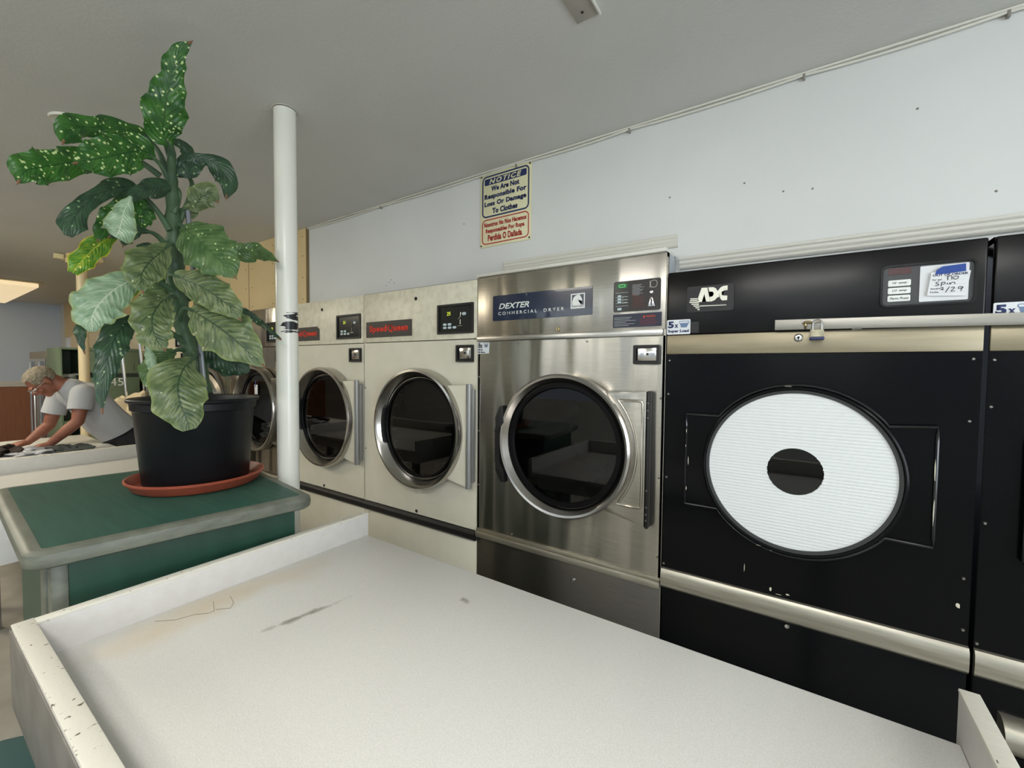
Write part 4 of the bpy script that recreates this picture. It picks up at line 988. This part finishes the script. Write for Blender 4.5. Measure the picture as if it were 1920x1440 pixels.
def leaf(kind, mid, attach=None, wave=.10, fold=.35, roll=0, fr=4, seed=0, tip=True, n=30, m=10):
    """mid: stations (px, py, distance, half width px); roll turns the blade about its midrib, degrees"""
    random.seed(seed*13+5)
    st = spline(mid, n)
    P = [at(s[0], s[1], s[2]) for s in st]
    ph1, ph2 = random.uniform(0, 6), random.uniform(0, 6)
    b = NB(); uvl = b.loops.layers.uv.new('UVMap'); rows = []
    for i, s in enumerate(st):
        T = (P[min(i+1, n)] - P[max(i-1, 0)]).normalized()
        V = (CAM-P[i]).normalized()
        Wd = T.cross(V)
        if Wd.length < .05: Wd = RT.copy()
        Wd = (Wd - T*Wd.dot(T)).normalized(); Nn = Wd.cross(T).normalized()
        if Nn.dot(V) < 0: Nn = -Nn
        ro = roll if not callable(roll) else roll(i/n)
        a = R(ro); W2 = Wd*math.cos(a)+Nn*math.sin(a); N2 = Nn*math.cos(a)-Wd*math.sin(a)
        u = i/n
        dep = (P[i]-CAM).dot(FW)
        hw = max(s[3], .3)*dep/F_PX/max(.35, abs(math.cos(a)))
        row = []
        for j in range(-m, m+1):
            q = j/m; sg = 1 if q >= 0 else -1
            ww = hw*(1+(.10*math.sin(u*fr*6.3+(ph1 if q > 0 else ph2))+.025*math.sin(u*fr*13+(ph2 if q > 0 else ph1)))*abs(q)**2)
            off = -fold*hw*abs(q)**1.6*.6 + wave*hw*math.sin(u*fr*6.3*1.3+(ph1 if q > 0 else ph2)+.7)*abs(q)**2*1.5
            off += .35*hw*fold*(abs(q)*(1-abs(q)))*2
            row.append(b.verts.new(P[i]+W2*(q*ww)+N2*off))
        rows.append((row, u))
    for i in range(n):
        for j in range(2*m):
            f_ = b.faces.new((rows[i][0][j], rows[i][0][j+1], rows[i+1][0][j+1], rows[i+1][0][j]))
            uu = [((j-m)/m, rows[i][1]), ((j+1-m)/m, rows[i][1]), ((j+1-m)/m, rows[i+1][1]), ((j-m)/m, rows[i+1][1])]
            for lp_, c_ in zip(f_.loops, uu): lp_[uvl].uv = c_
    b.normal_update()
    b.faces.ensure_lookup_table(); mid_f = b.faces[(n//2)*2*m+m]
    if mid_f.normal.dot(CAM-P[n//2]) < 0: bmesh.ops.reverse_faces(b, faces=b.faces)
    lo = obj('leaf', b, LM[kind], pt, ang=80)
    b = NB()
    # thin raised midrib under the blade + petiole
    if attach:
        a3 = at(*attach); p0 = P[0]; T = (P[1]-P[0]).normalized()
        c1 = p0 - T*(p0-a3).length*.45
        pts = []
        for k in range(13):
            u = k/12; pts.append(a3*(1-u)**2 + c1*2*u*(1-u) + p0*u*u)
        pts += [P[1], P[2], P[3]]
        rad = [.011-.005*k/12 for k in range(13)]+[.005, .004, .003]
        tube(b, pts, rad, 10); obj('petiole', b, stem_m, lo)
    else: b.free()
    if tip:
        b = NB(); e = P[-1]; d_ = (P[-1]-P[-2]).normalized(); tube(b, [P[-2], e, e+d_*.008], [.004, .003, .001], 6); obj('leaf_tip', b, tip_m, lo, label='shrivelled brown tip')
    return lo
# stem
stp = spline([(382, 738, 2.10, .030), (372, 692, 2.10, .029), (354, 645, 2.10, .029), (340, 600, 2.10, .030), (332, 550, 2.09, .030), (328, 500, 2.07, .029), (326, 440, 2.05, .025), (323, 380, 2.0, .021), (322, 330, 1.95, .016), (321, 285, 1.90, .010), (320, 262, 1.88, .008)], 60)
b = NB(); tube(b, [at(s[0], s[1], s[2]) for s in stp], [s[3]*(1+.10*math.sin(i*1.5)) for i, s in enumerate(stp)], 18); obj('stem', b, stem_m, pt)
b = NB(); tube(b, [at(386, 755, 2.03), at(352, 395, 2.01)], .0085, 10); obj('stake', b, stake_m, pt)
LV = [
 ('S', [(320, 275, 1.88, 6), (306, 250, 1.85, 26), (308, 215, 1.81, 33), (314, 180, 1.78, 29), (322, 150, 1.76, 20), (327, 118, 1.74, 17), (337, 95, 1.73, 12), (358, 79, 1.72, 2)], (322, 300, 1.92), .16, .2, 0, 5),
 ('D', [(322, 262, 1.95, 4), (345, 275, 1.97, 10), (352, 288, 1.98, 10), (345, 310, 1.98, 5)], (322, 300, 1.94), .1, .3, 20, 3),
 ('S', [(280, 262, 2.0, 5), (262, 246, 1.98, 8), (230, 243, 1.95, 16), (190, 240, 1.91, 20), (155, 238, 1.87, 20), (130, 245, 1.84, 22), (118, 268, 1.82, 3)], (310, 320, 1.97), .22, .5, 10, 3),
 ('S', [(290, 298, 1.92, 5), (268, 283, 1.89, 26), (235, 287, 1.84, 34), (200, 294, 1.80, 34), (168, 300, 1.77, 24), (140, 306, 1.75, 3)], (318, 345, 1.96), .16, .3, 0, 4),
 ('S', [(200, 285, 1.98, 6), (160, 298, 1.95, 22), (120, 306, 1.90, 26), (80, 313, 1.86, 30), (48, 320, 1.83, 24), (34, 342, 1.82, 3)], (300, 330, 2.0), .20, .3, 0, 4),
 ('D', [(348, 328, 1.98, 5), (340, 322, 1.96, 14), (362, 305, 1.95, 18), (385, 298, 1.95, 10), (408, 312, 1.95, 20), (428, 340, 1.94, 17), (424, 372, 1.93, 2)], (336, 415, 2.03), .2, .5, 0, 3),
 ('D', [(318, 324, 1.95, 2), (335, 322, 1.94, 8), (352, 322, 1.94, 12), (366, 305, 1.95, 14), (384, 300, 1.95, 4)], None, .2, .2, 0, 3),
 ('M', [(344, 392, 2.02, 4), (362, 388, 2.0, 10), (376, 372, 1.98, 22), (392, 364, 1.97, 20), (408, 378, 1.96, 3)], (338, 430, 2.06), .2, .4, 0, 3),
 ('M', [(342, 398, 2.04, 3), (352, 400, 2.03, 10), (364, 398, 2.03, 8), (368, 392, 2.03, 2)], None, .1, .2, 0, 2),
 ('D', [(328, 352, 1.97, 8), (305, 350, 1.93, 16), (278, 356, 1.88, 15), (258, 362, 1.85, 11), (246, 375, 1.83, 6)], (325, 400, 2.0), .1, .5, 0, 2),
 ('P', [(246, 368, 1.83, 3), (234, 392, 1.82, 14), (228, 415, 1.81, 22), (222, 436, 1.80, 25), (215, 444, 1.80, 10)], None, .25, .3, 0, 3),
 ('D', [(262, 362, 1.98, 4), (242, 350, 1.95, 14), (212, 354, 1.91, 16), (182, 366, 1.87, 13), (155, 388, 1.84, 14), (136, 415, 1.82, 22), (128, 443, 1.81, 5)], (318, 432, 2.02), .25, .45, 0, 3),
 ('S', [(288, 392, 2.02, 6), (262, 378, 2.0, 16), (235, 392, 1.97, 22), (208, 415, 1.95, 20), (188, 440, 1.93, 10), (184, 450, 1.93, 2)], (320, 450, 2.06), .2, .3, 0, 5),
 ('S', [(290, 400, 2.04, 10), (270, 402, 2.03, 20), (250, 412, 2.02, 18), (232, 425, 2.02, 6)], None, .15, .3, 0, 3),
 ('D', [(280, 435, 2.0, 3), (258, 432, 1.97, 11), (238, 437, 1.95, 13), (215, 440, 1.93, 8), (205, 444, 1.93, 3)], (316, 470, 2.05), .2, .3, 0, 2),
 ('Y', [(215, 440, 1.98, 6), (192, 454, 1.96, 17), (170, 472, 1.94, 18), (150, 493, 1.92, 17), (136, 512, 1.91, 7)], None, .15, .4, 0, 3),
 ('D', [(238, 440, 1.97, 3), (235, 450, 1.96, 10), (231, 460, 1.96, 2)], None, .1, .2, 0, 2),
 ('G', [(342, 424, 1.98, 10), (356, 436, 1.95, 34), (378, 455, 1.91, 46), (402, 478, 1.87, 42), (424, 500, 1.84, 26), (442, 521, 1.82, 2)], (332, 440, 2.05), .06, .25, 0, 4),
 ('G', [(430, 470, 2.10, 10), (455, 474, 2.09, 18), (480, 472, 2.07, 15), (502, 480, 2.01, 9), (521, 490, 1.97, 1)], (345, 470, 2.10), .12, .4, 0, 3),
 ('M', [(325, 516, 2.0, 8), (350, 526, 1.96, 24), (382, 540, 1.91, 33), (412, 560, 1.87, 28), (436, 580, 1.84, 18), (450, 599, 1.83, 2)], (330, 540, 2.06), .14, .25, 0, 4),
 ('M', [(318, 458, 1.98, 6), (298, 476, 1.94, 22), (278, 494, 1.90, 34), (266, 514, 1.87, 28), (264, 532, 1.85, 14), (268, 548, 1.84, 2)], (326, 490, 2.04), .16, .35, 0, 4),
 ('D', [(292, 462, 2.12, 4), (276, 468, 2.12, 14), (264, 478, 2.12, 8)], None, .1, .2, 0, 2),
 ('S', [(318, 480, 2.12, 6), (308, 500, 2.12, 16), (306, 520, 2.12, 16), (310, 538, 2.12, 4)], None, .1, .2, 0, 3),
 ('P', [(262, 520, 1.98, 8), (240, 528, 1.94, 22), (212, 545, 1.90, 34), (186, 570, 1.86, 38), (172, 598, 1.84, 26), (174, 622, 1.83, 5)], (322, 545, 2.05), .14, .3, 0, 5),
 ('Y', [(262, 535, 2.02, 4), (245, 545, 2.0, 12), (228, 556, 1.99, 13), (215, 566, 1.99, 5)], None, .15, .3, 0, 3),
 ('D', [(166, 598, 1.90, 5), (152, 615, 1.89, 9), (152, 638, 1.88, 6), (158, 660, 1.88, 1)], None, .2, .3, 0, 3),
 ('G', [(318, 530, 2.12, 6), (298, 545, 2.12, 18), (282, 570, 2.12, 20), (272, 590, 2.12, 10)], (328, 540, 2.1), .15, .3, 0, 3),
 ('M', [(322, 556, 1.99, 6), (303, 566, 1.94, 26), (287, 590, 1.89, 35), (286, 615, 1.86, 28), (296, 640, 1.84, 22), (309, 656, 1.83, 3)], (332, 590, 2.06), .18, .2, 0, 5),
 ('D', [(268, 604, 2.0, 4), (246, 604, 1.97, 14), (222, 622, 1.93, 24), (208, 655, 1.90, 22), (198, 695, 1.88, 16), (190, 735, 1.87, 9), (192, 773, 1.86, 1)], (342, 640, 2.08), .2, .4, 0, 5),
 ('G', [(262, 608, 2.08, 5), (275, 625, 2.08, 11), (292, 645, 2.08, 11), (312, 662, 2.08, 4)], None, .12, .3, 0, 3),
 ('M', [(356, 580, 1.97, 8), (374, 590, 1.94, 30), (402, 608, 1.90, 45), (434, 632, 1.86, 44), (466, 660, 1.83, 26), (496, 687, 1.81, 2)], (338, 600, 2.05), .08, .2, 0, 4),
 ('D', [(372, 628, 2.14, 6), (395, 650, 2.13, 24), (425, 674, 2.12, 30), (450, 688, 2.11, 20), (466, 698, 2.11, 4)], (350, 650, 2.12), .12, .3, 0, 4),
 ('D', [(430, 570, 2.12, 4), (460, 586, 2.10, 7), (485, 603, 2.09, 6), (505, 618, 2.02, 4), (526, 636, 1.97, 2)], (345, 560, 2.12), .3, .3, 0, 7),
 ('M', [(362, 672, 1.98, 6), (344, 692, 1.93, 34), (334, 722, 1.89, 46), (338, 755, 1.86, 40), (348, 782, 1.84, 30), (356, 806, 1.83, 10)], (362, 662, 2.07), .10, .22, 0, 3),
 ('G', [(328, 658, 2.06, 6), (310, 668, 2.04, 20), (294, 688, 2.02, 24), (284, 708, 2.01, 18), (288, 726, 2.0, 8)], (352, 660, 2.1), .12, .3, 0, 3),
 ('P', [(276, 648, 1.98, 3), (281, 668, 1.97, 8), (286, 688, 1.96, 8), (299, 708, 1.95, 4)], None, .3, .3, 0, 4),
 ('Y', [(338, 540, 2.14, 3), (346, 552, 2.14, 8), (350, 566, 2.14, 6)], None, .1, .2, 0, 2),
]
for i, (k, mid, att, wv_, fo, ro, fr) in enumerate(LV):
    leaf(k, mid, att, wv_, fo, ro, fr, seed=i, tip=(mid[-1][3] <= 3))

# ---------------------------------------------------------------- far left: green cabinets, vending machine, cart
t = thing('green_metal_cabinet', 'sage green metal cabinet with white number stencilled on its front', 'cabinet', (-6.2, -.30, 0))
b = NB(); box(b, -6.5, -5.9, -.545, -.10, 0, 1.775, .006); obj('cabinet_body', b, green_m, t)
b = NB(); box(b, -5.905, -5.895, -.52, -.11, 1.455, 1.50, .002); obj('dark_rail', b, green_dk, t)
def textX(s, y0, y1, z0, z1, X, m_, parent):
    o = text('lettering', s, (0, 1, 0, 1), 0, m_, parent)
    me = o.data; loc = rootloc(parent)
    for v in me.vertices:
        w_ = Vector(v.co)+loc; v.co = Vector((X - w_.y, y0+(y1-y0)*w_.x, z0+(z1-z0)*w_.z)) - loc
    return o
textX('545', -.42, -.245, 1.36, 1.445, -5.896, white_m, t)
b = NB(); box(b, -5.905, -5.897, -.54, -.105, 1.74, 1.745); box(b, -5.905, -5.897, -.15, -.147, 1.53, 1.62); obj('panel_seam', b, green_dk, t)
b = NB(); lathe_y(b, 0, 0, [(.018, 0), (.018, -.012), (.010, -.012), (.010, 0)], 16); bmesh.ops.transform(b, matrix=Matrix.Translation((-5.895, -.515, 1.49)) @ Matrix.Rotation(R(90), 4, 'Z'), verts=b.verts); obj('lock', b, seam_m, t)
t = thing('green_metal_cabinet', 'sage green metal cabinet with an open dark compartment left of the cream pole', 'cabinet', (-6.2, -.64, 0))
b = NB()
for q in ((-6.5, -5.9, -.745, -.725), (-6.5, -5.9, -.57, -.55)): box(b, q[0], q[1], q[2], q[3], 0, 1.77, .002)
box(b, -6.5, -5.9, -.725, -.57, 1.75, 1.77); box(b, -6.5, -6.45, -.725, -.57, .05, 1.75); box(b, -6.5, -5.9, -.725, -.57, .95, 1.0); box(b, -6.5, -5.9, -.725, -.57, 1.42, 1.44)
obj('cabinet_body', b, green_m, t)
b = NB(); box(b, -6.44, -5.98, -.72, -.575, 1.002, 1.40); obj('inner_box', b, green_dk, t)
cl = lump(-6.05, -.65, 1.47, .05, .06, .025, 9, .5, 3); o = obj('folded_cloth', cl, mat('white_linen', srgb(225, 225, 220), .9)); setlab(o, 'white cloth on the shelf of the open green cabinet', 'cloth')
t = thing('vending_machine', 'beige and grey vending machine with dark glass doors against the far wall', 'vending machine', (-7.6, -.35, 0))
b = NB(); box(b, -8.1, -7.0, -.66, -.12, 0, 1.75, .01); obj('machine_body', b, mat('beige_grey_metal', srgb(150, 143, 128), .5), t)
for xa, xb in ((-8.05, -7.62), (-7.48, -7.05)):
    for za, zb in ((1.38, 1.66), (.15, 1.30)):
        b = NB(); frame(b, xa, xb, za, zb, -.675, -.66, .005, .035); f = obj('door', b, strip_m, t); b = NB(); box(b, xa+.035, xb-.035, -.668, -.661, za+.035, zb-.035); obj('door_glass', b, navy, f)
b = NB(); tube(b, [(-7.55, -.70, .3), (-7.55, -.70, 1.25)], .012, 10); obj('handle', b, chrome, t)
b = NB(); box(b, -6.99, -6.985, -.5, -.15, 1.58, 1.63); obj('slot', b, seam_m, t)
# laundry cart with rail posts and a bag
t = thing('laundry_cart', 'chrome wire laundry cart with tall rail posts before the green cabinet', 'cart', (-5.1, -.4, 0))
b = NB(); cy0, cy1, cx0, cx1 = -.60, -.18, -5.35, -4.85
for z in (.35, .8):
    tube(b, [(cx0, cy0, z), (cx1, cy0, z), (cx1, cy1, z), (cx0, cy1, z), (cx0, cy0, z)], .008, 8)
for k in range(9):
    x = cx0+(cx1-cx0)*k/8; tube(b, [(x, cy0, .35), (x, cy0, .8)], .003, 6); tube(b, [(x, cy1, .35), (x, cy1, .8)], .003, 6); tube(b, [(x, cy0, .35), (x, cy1, .35)], .003, 6)
for k in range(7):
    y = cy0+(cy1-cy0)*k/6; tube(b, [(cx0, y, .35), (cx0, y, .8)], .003, 6); tube(b, [(cx1, y, .35), (cx1, y, .8)], .003, 6)
obj('basket', b, chrome, t)
for (pa, pb) in (((226, 640), (239, 760)), ((258, 610), (274, 760))):
    b = NB(); A, B = at_x(*pa, -5.1), at_x(*pb, -5.1); tube(b, [A, B, (B.x, B.y+.01, .12)], .012, 10); obj('post', b, chrome, t)
b = NB(); A = at_x(226, 640, -5.1); B = at_x(258, 610, -5.1)
for (x, y) in ((cx0, cy0), (cx1, cy0), (cx0, cy1), (cx1, cy1)):
    q = NB(); tube(q, [(x, y, .08), (x, y, .36)], .009, 8); lathe_y(q, x, .05, [(0, y-.012), (.05, y-.012), (.05, y+.012), (0, y+.012)], 20); obj('caster', q, blackpl, t)
b.free()
o = obj('laundry_bag', lump(-5.1, -.39, 1.02, .23, .2, .28, 5, .22, 4, flat=.80), mat('cream_canvas', srgb(222, 206, 172), .9, bump=.3, bscale=10, bdist=.02)); setlab(o, 'stuffed cream laundry bag on the chrome cart behind the man', 'bag')
# utility box on wall behind
b = NB()

# stool bottom left
t = thing('stool', 'teal green round stool tucked beside the foreground table at bottom left', 'stool', (-.955, -1.735, 0))
sx_, sy_ = -.955, -1.735
b = NB(); lathe_z(b, sx_, sy_, [(0, .66), (.16, .66), (.178, .667), (.185, .68), (.178, .693), (.15, .700), (0, .702)], 48); obj('seat', b, seat_m, t)
for k in range(4):
    a = R(45+90*k); b = NB(); tube(b, [(sx_+.11*math.cos(a), sy_+.11*math.sin(a), .66), (sx_+.17*math.cos(a), sy_+.17*math.sin(a), .0)], .012, 10); obj('leg', b, chrome, t)

# ---------------------------------------------------------------- clothes on the far table
def cloth(px, py, X_, sx, sy, sz, m_, label, seed):
    p = at_z(px, py, .93)
    o = obj('clothing', lump(p.x, p.y, .925, sx, sy, sz, seed, .45, 4, flat=.912), m_); setlab(o, label, 'clothing')
cloth(6, 847, 0, .16, .09, .05, mat('dark_brown_cloth', srgb(44, 34, 30), .9), 'dark brown garment heaped at the left end of the far table', 1)
cloth(66, 846, 0, .17, .12, .028, mat('white_grey_cloth', srgb(188, 190, 196), .9, col2=srgb(120, 122, 128), nscale=16), 'white and grey garment under the hands of the man', 2)
cloth(130, 842, 0, .20, .11, .032, mat('dark_grey_cloth', srgb(60, 68, 66), .9, col2=srgb(30, 30, 34), nscale=8), 'dark grey garment spread on the far table beside the man', 4)

# ---------------------------------------------------------------- man
def remesh(bm, vox, smooth_it=4):
    me = bpy.data.meshes.new('tmp'); bm.to_mesh(me); bm.free()
    o = bpy.data.objects.new('tmp', me); COL.objects.link(o)
    md = o.modifiers.new('r', 'REMESH'); md.mode = 'VOXEL'; md.voxel_size = vox
    ms = o.modifiers.new('s', 'SMOOTH'); ms.iterations = smooth_it; ms.factor = .5
    dg = bpy.context.evaluated_depsgraph_get()
    r = bpy.data.meshes.new_from_object(o.evaluated_get(dg)); bpy.data.objects.remove(o)
    b2 = bmesh.new(); b2.from_mesh(r); bpy.data.meshes.remove(r)
    return b2
def ell(bm, c, r3, rot=None):
    q = bmesh.ops.create_icosphere(bm, subdivisions=3, radius=1)
    Mx = Matrix.Translation(c) @ (rot.to_4x4() if rot else Matrix.Identity(4)) @ Matrix.Diagonal((*r3, 1))
    bmesh.ops.transform(bm, matrix=Mx, verts=q['verts'])
def limb(bm, pts, rads, flat=1):
    pts = [Vector(p) for p in pts]; L_ = []
    for i in range(len(pts)-1):
        for k in range(10):
            u = k/10; L_.append((pts[i].lerp(pts[i+1], u), rads[i]+(rads[i+1]-rads[i])*u))
    L_.append((pts[-1], rads[-1]))
    tube(bm, [p for p, _ in L_], [r_ for _, r_ in L_], 16)
    for p, r_ in zip(pts, rads): ell(bm, p, (r_, r_, r_))
MX = -4.60
pelv = at_x(240, 824, MX); chest = at_x(163, 748, MX); nb = at_x(128, 724, MX)
shL, shR = at_x(155, 738, MX+.18), at_x(112, 742, MX-.18)
elL = at_x(146, 790, MX+.22); wrL = at_x(93, 833, MX+.16); haL = at_x(66, 843, MX+.15)
elR = at_x(92, 797, MX-.20); wrR = at_x(52, 829, MX-.15); haR = at_x(30, 840, MX-.15)
for v in (wrL, wrR): v.z = max(v.z, .955)
haL.z = haR.z = .945
head = at_x(80, 716, MX); 
man = thing('person', 'grey haired man in glasses and light grey t-shirt leaning over the far table sorting clothes', 'person', (MX, -.42, 0))
skin = mat('tanned_skin', srgb(150, 96, 74), .55, col2=srgb(128, 78, 60), nscale=12)
fwd = (Vector((.12, -.62, -.78))).normalized()       # face direction: forward and down
hup = Vector((0, -.8, .6)).normalized(); hup = (hup - fwd*hup.dot(fwd)).normalized()
hr = fwd.cross(hup).normalized()
HM = Matrix((hr, fwd, hup)).transposed()          # columns: right, face, up
def hp_(x, y, z): return head + HM @ Vector((x, y, z))
b = NB()
ell(b, head + HM @ Vector((0, -.012, .03)), (.073, .092, .080), HM)
ell(b, hp_(0, .018, -.035), (.058, .070, .075), HM)
ell(b, hp_(0, .055, -.088), (.030, .028, .022), HM)            # chin
ell(b, hp_(0, .098, -.022), (.012, .020, .022), HM)             # nose
ell(b, hp_(0, .094, -.030), (.016, .015, .010), HM)
ell(b, hp_(0, .086, .018), (.050, .014, .010), HM)              # brow
ell(b, hp_(0, .082, -.058), (.024, .012, .008), HM)             # lips
for s in (-1, 1):
    ell(b, hp_(.074*s, -.008, -.012), (.010, .020, .032), HM)   # ears
    ell(b, hp_(.040*s, .062, -.030), (.022, .020, .020), HM)
limb(b, [hp_(0, -.045, -.05), nb.lerp(head, .25), nb], [.055, .058, .066])
limb(b, [pelv, pelv.lerp(chest, .5), chest, nb], [.135, .12, .118, .06])
for s, sh, el, wr, ha, in ((1, shL, elL, wrL, haL), (-1, shR, elR, wrR, haR)):
    limb(b, [chest+Vector((.06*s, 0, .02)), sh], [.075, .058])
    limb(b, [sh, sh.lerp(el, .5), el], [.060, .050, .040])
    limb(b, [el, el.lerp(wr, .35), wr], [.040, .042, .026])
    d_ = (ha-wr).normalized(); sd = Vector((1, 0, 0))
    pc = wr + d_*.050
    limb(b, [wr, pc+sd*.012, pc+d_*.03+sd*.018], [.024, .024, .016]); limb(b, [wr, pc-sd*.012, pc+d_*.03-sd*.02], [.024, .024, .016])
    for k, (o_, ln) in enumerate(((-.030, .068), (-.010, .080), (.010, .074), (.029, .058))):
        r0 = pc + d_*.035 + sd*o_; r1 = r0 + d_*ln*.5 + sd*o_*.25 + Vector((0, 0, .004)); r2 = r1 + d_*ln*.5 + Vector((0, 0, -.016))
        limb(b, [r0, r1, r2], [.0095, .0088, .0075])
    th = wr + d_*.02 - sd*s*.022
    limb(b, [th, th-sd*s*.022+d_*.028, th-sd*s*.028+d_*.055+Vector((0, 0, -.008))], [.013, .0105, .0085])
for s in (1, -1):
    hp = pelv + Vector((.09*s, .02, -.04)); kn = Vector((MX+.10*s, -.40+.02*s, .50)); an = Vector((MX+.10*s, -.34, .09))
    limb(b, [hp, hp.lerp(kn, .5), kn], [.090, .078, .056]); limb(b, [kn, kn.lerp(an, .35), an], [.056, .054, .036])
    limb(b, [an+Vector((0, .03, -.04)), an+Vector((0, -.16, -.055))], [.035, .030])
body = obj('body', remesh(b, .0065, 3), skin, man, ang=80)
# t-shirt
b = NB()
limb(b, [pelv+Vector((0, -.01, .03)), pelv.lerp(chest, .5)+Vector((0, -.01, -.015)), chest, nb.lerp(chest, .15)], [.152, .150, .140, .085])
for s in (-1, 1):
    limb(b, [pelv+Vector((.05*s, 0, .04)), pelv.lerp(chest, .5)+Vector((.05*s, 0, 0)), chest+Vector((.06*s, 0, 0))], [.125, .130, .118])
for s, sh in ((1, shL), (-1, shR)): limb(b, [chest+Vector((.07*s, 0, .01)), sh], [.115, .072])
sb_ = remesh(b, .009, 5)
for v in sb_.verts:
    n_v = noise.noise(Vector((v.co.x*9, v.co.y*14+v.co.z*8, v.co.z*6)))
    v.co += (v.co-Vector((v.co.x*.2+MX*.8, pelv.lerp(chest, .5).y, pelv.lerp(chest, .5).z))).normalized()*n_v*.010
# cut hem at the waist and the sleeve ends cleanly
ax = (chest-pelv).normalized()
bmesh.ops.bisect_plane(sb_, geom=list(sb_.verts)+list(sb_.edges)+list(sb_.faces), plane_co=pelv+ax*.105, plane_no=-ax, clear_outer=True)
for sh, el in ((shL, elL), (shR, elR)):
    q = NB(); limb(q, [sh, sh.lerp(el, .75)], [.079, .078]); q = remesh(q, .009, 3)
    d_ = (el-sh).normalized(); c_ = sh+d_*(el-sh).length*.60
    bmesh.ops.bisect_plane(q, geom=list(q.verts)+list(q.edges)+list(q.faces), plane_co=c_, plane_no=d_, clear_outer=True)
    me_ = bpy.data.meshes.new('sleeve'); q.to_mesh(me_); q.free(); sb_.from_mesh(me_); bpy.data.meshes.remove(me_)
obj('t_shirt', sb_, mat('light_grey_jersey', srgb(176, 178, 180), .9, bump=.2, bscale=14, bdist=.01), man, ang=80)
# trousers
b = NB()
limb(b, [pelv+ax*.15, pelv, pelv+Vector((0, .02, -.06))], [.138, .148, .14])
for s in (1, -1):
    limb(b, [pelv+Vector((.05*s, 0, .02)), pelv+Vector((.075*s, .03, -.06))], [.125, .120])
    hp = pelv + Vector((.09*s, .02, -.04)); kn = Vector((MX+.10*s, -.40+.02*s, .50)); an = Vector((MX+.10*s, -.34, .10))
    limb(b, [hp, kn, an], [.108, .078, .062])
obj('trousers', remesh(b, .011, 4), mat('dark_grey_trousers', srgb(52, 50, 52), .9, col2=srgb(38, 37, 40), nscale=14), man, ang=80)
for s in (1, -1):
    b = NB(); limb(b, [Vector((MX+.10*s, -.30, .045)), Vector((MX+.10*s, -.42, .045)), Vector((MX+.10*s, -.53, .04))], [.045, .045, .036]); q = remesh(b, .008, 3)
    for v in q.verts: v.co.z = max(v.co.z, .002)
    obj('shoe', q, blackpl, man)
# hair: cap with ragged hairline
b = NB(); bmesh.ops.create_icosphere(b, subdivisions=5, radius=1)
for v in b.verts:
    n_v = noise.fractal(v.co*Vector((9, 3, 9)), 1, 2, 3) if False else noise.noise(Vector((v.co.x*8, v.co.y*3, v.co.z*8)))
    k = 1+.05*n_v; v.co = Vector((v.co.x*.083*k, v.co.y*.101*k-.014, v.co.z*.088*k+.034))
dl = [v for v in b.verts if (v.co.y > .060 and v.co.z < .075) or v.co.z < -.045 or (v.co.y > .015 and v.co.z < .012+.006*math.sin(v.co.x*200)) or (abs(v.co.x) > .060 and abs(v.co.y+.008) < .022 and v.co.z < .020)]
bmesh.ops.delete(b, geom=dl, context='VERTS')
for v in b.verts: v.co = head + HM @ v.co
obj('hair', b, mat('grey_hair', srgb(150, 140, 120), .75, col2=srgb(108, 100, 84), nscale=60, bump=1, bscale=120, bdist=.004), man, ang=80)
b = NB()
for s in (-1, 1):
    tube(b, [hp_(.034*s+.022*math.cos(2*PI*k/16), .099, .0+.018*math.sin(2*PI*k/16)) for k in range(17)], .0018, 6)
    tube(b, [hp_(.056*s, .098, .006), hp_(.074*s, .06, .006), hp_(.078*s, -.005, .004)], .0022, 6)
tube(b, [hp_(-.012, .100, .004), hp_(.012, .100, .004)], .0018, 6)
gl = obj('glasses', b, chrome, man)
b = NB()
for s in (-1, 1):
    ell(b, hp_(.033*s, .078, .0), (.012, .010, .010), HM)
obj('eyes', b, mat('eye_white', srgb(190, 180, 170), .3), man)
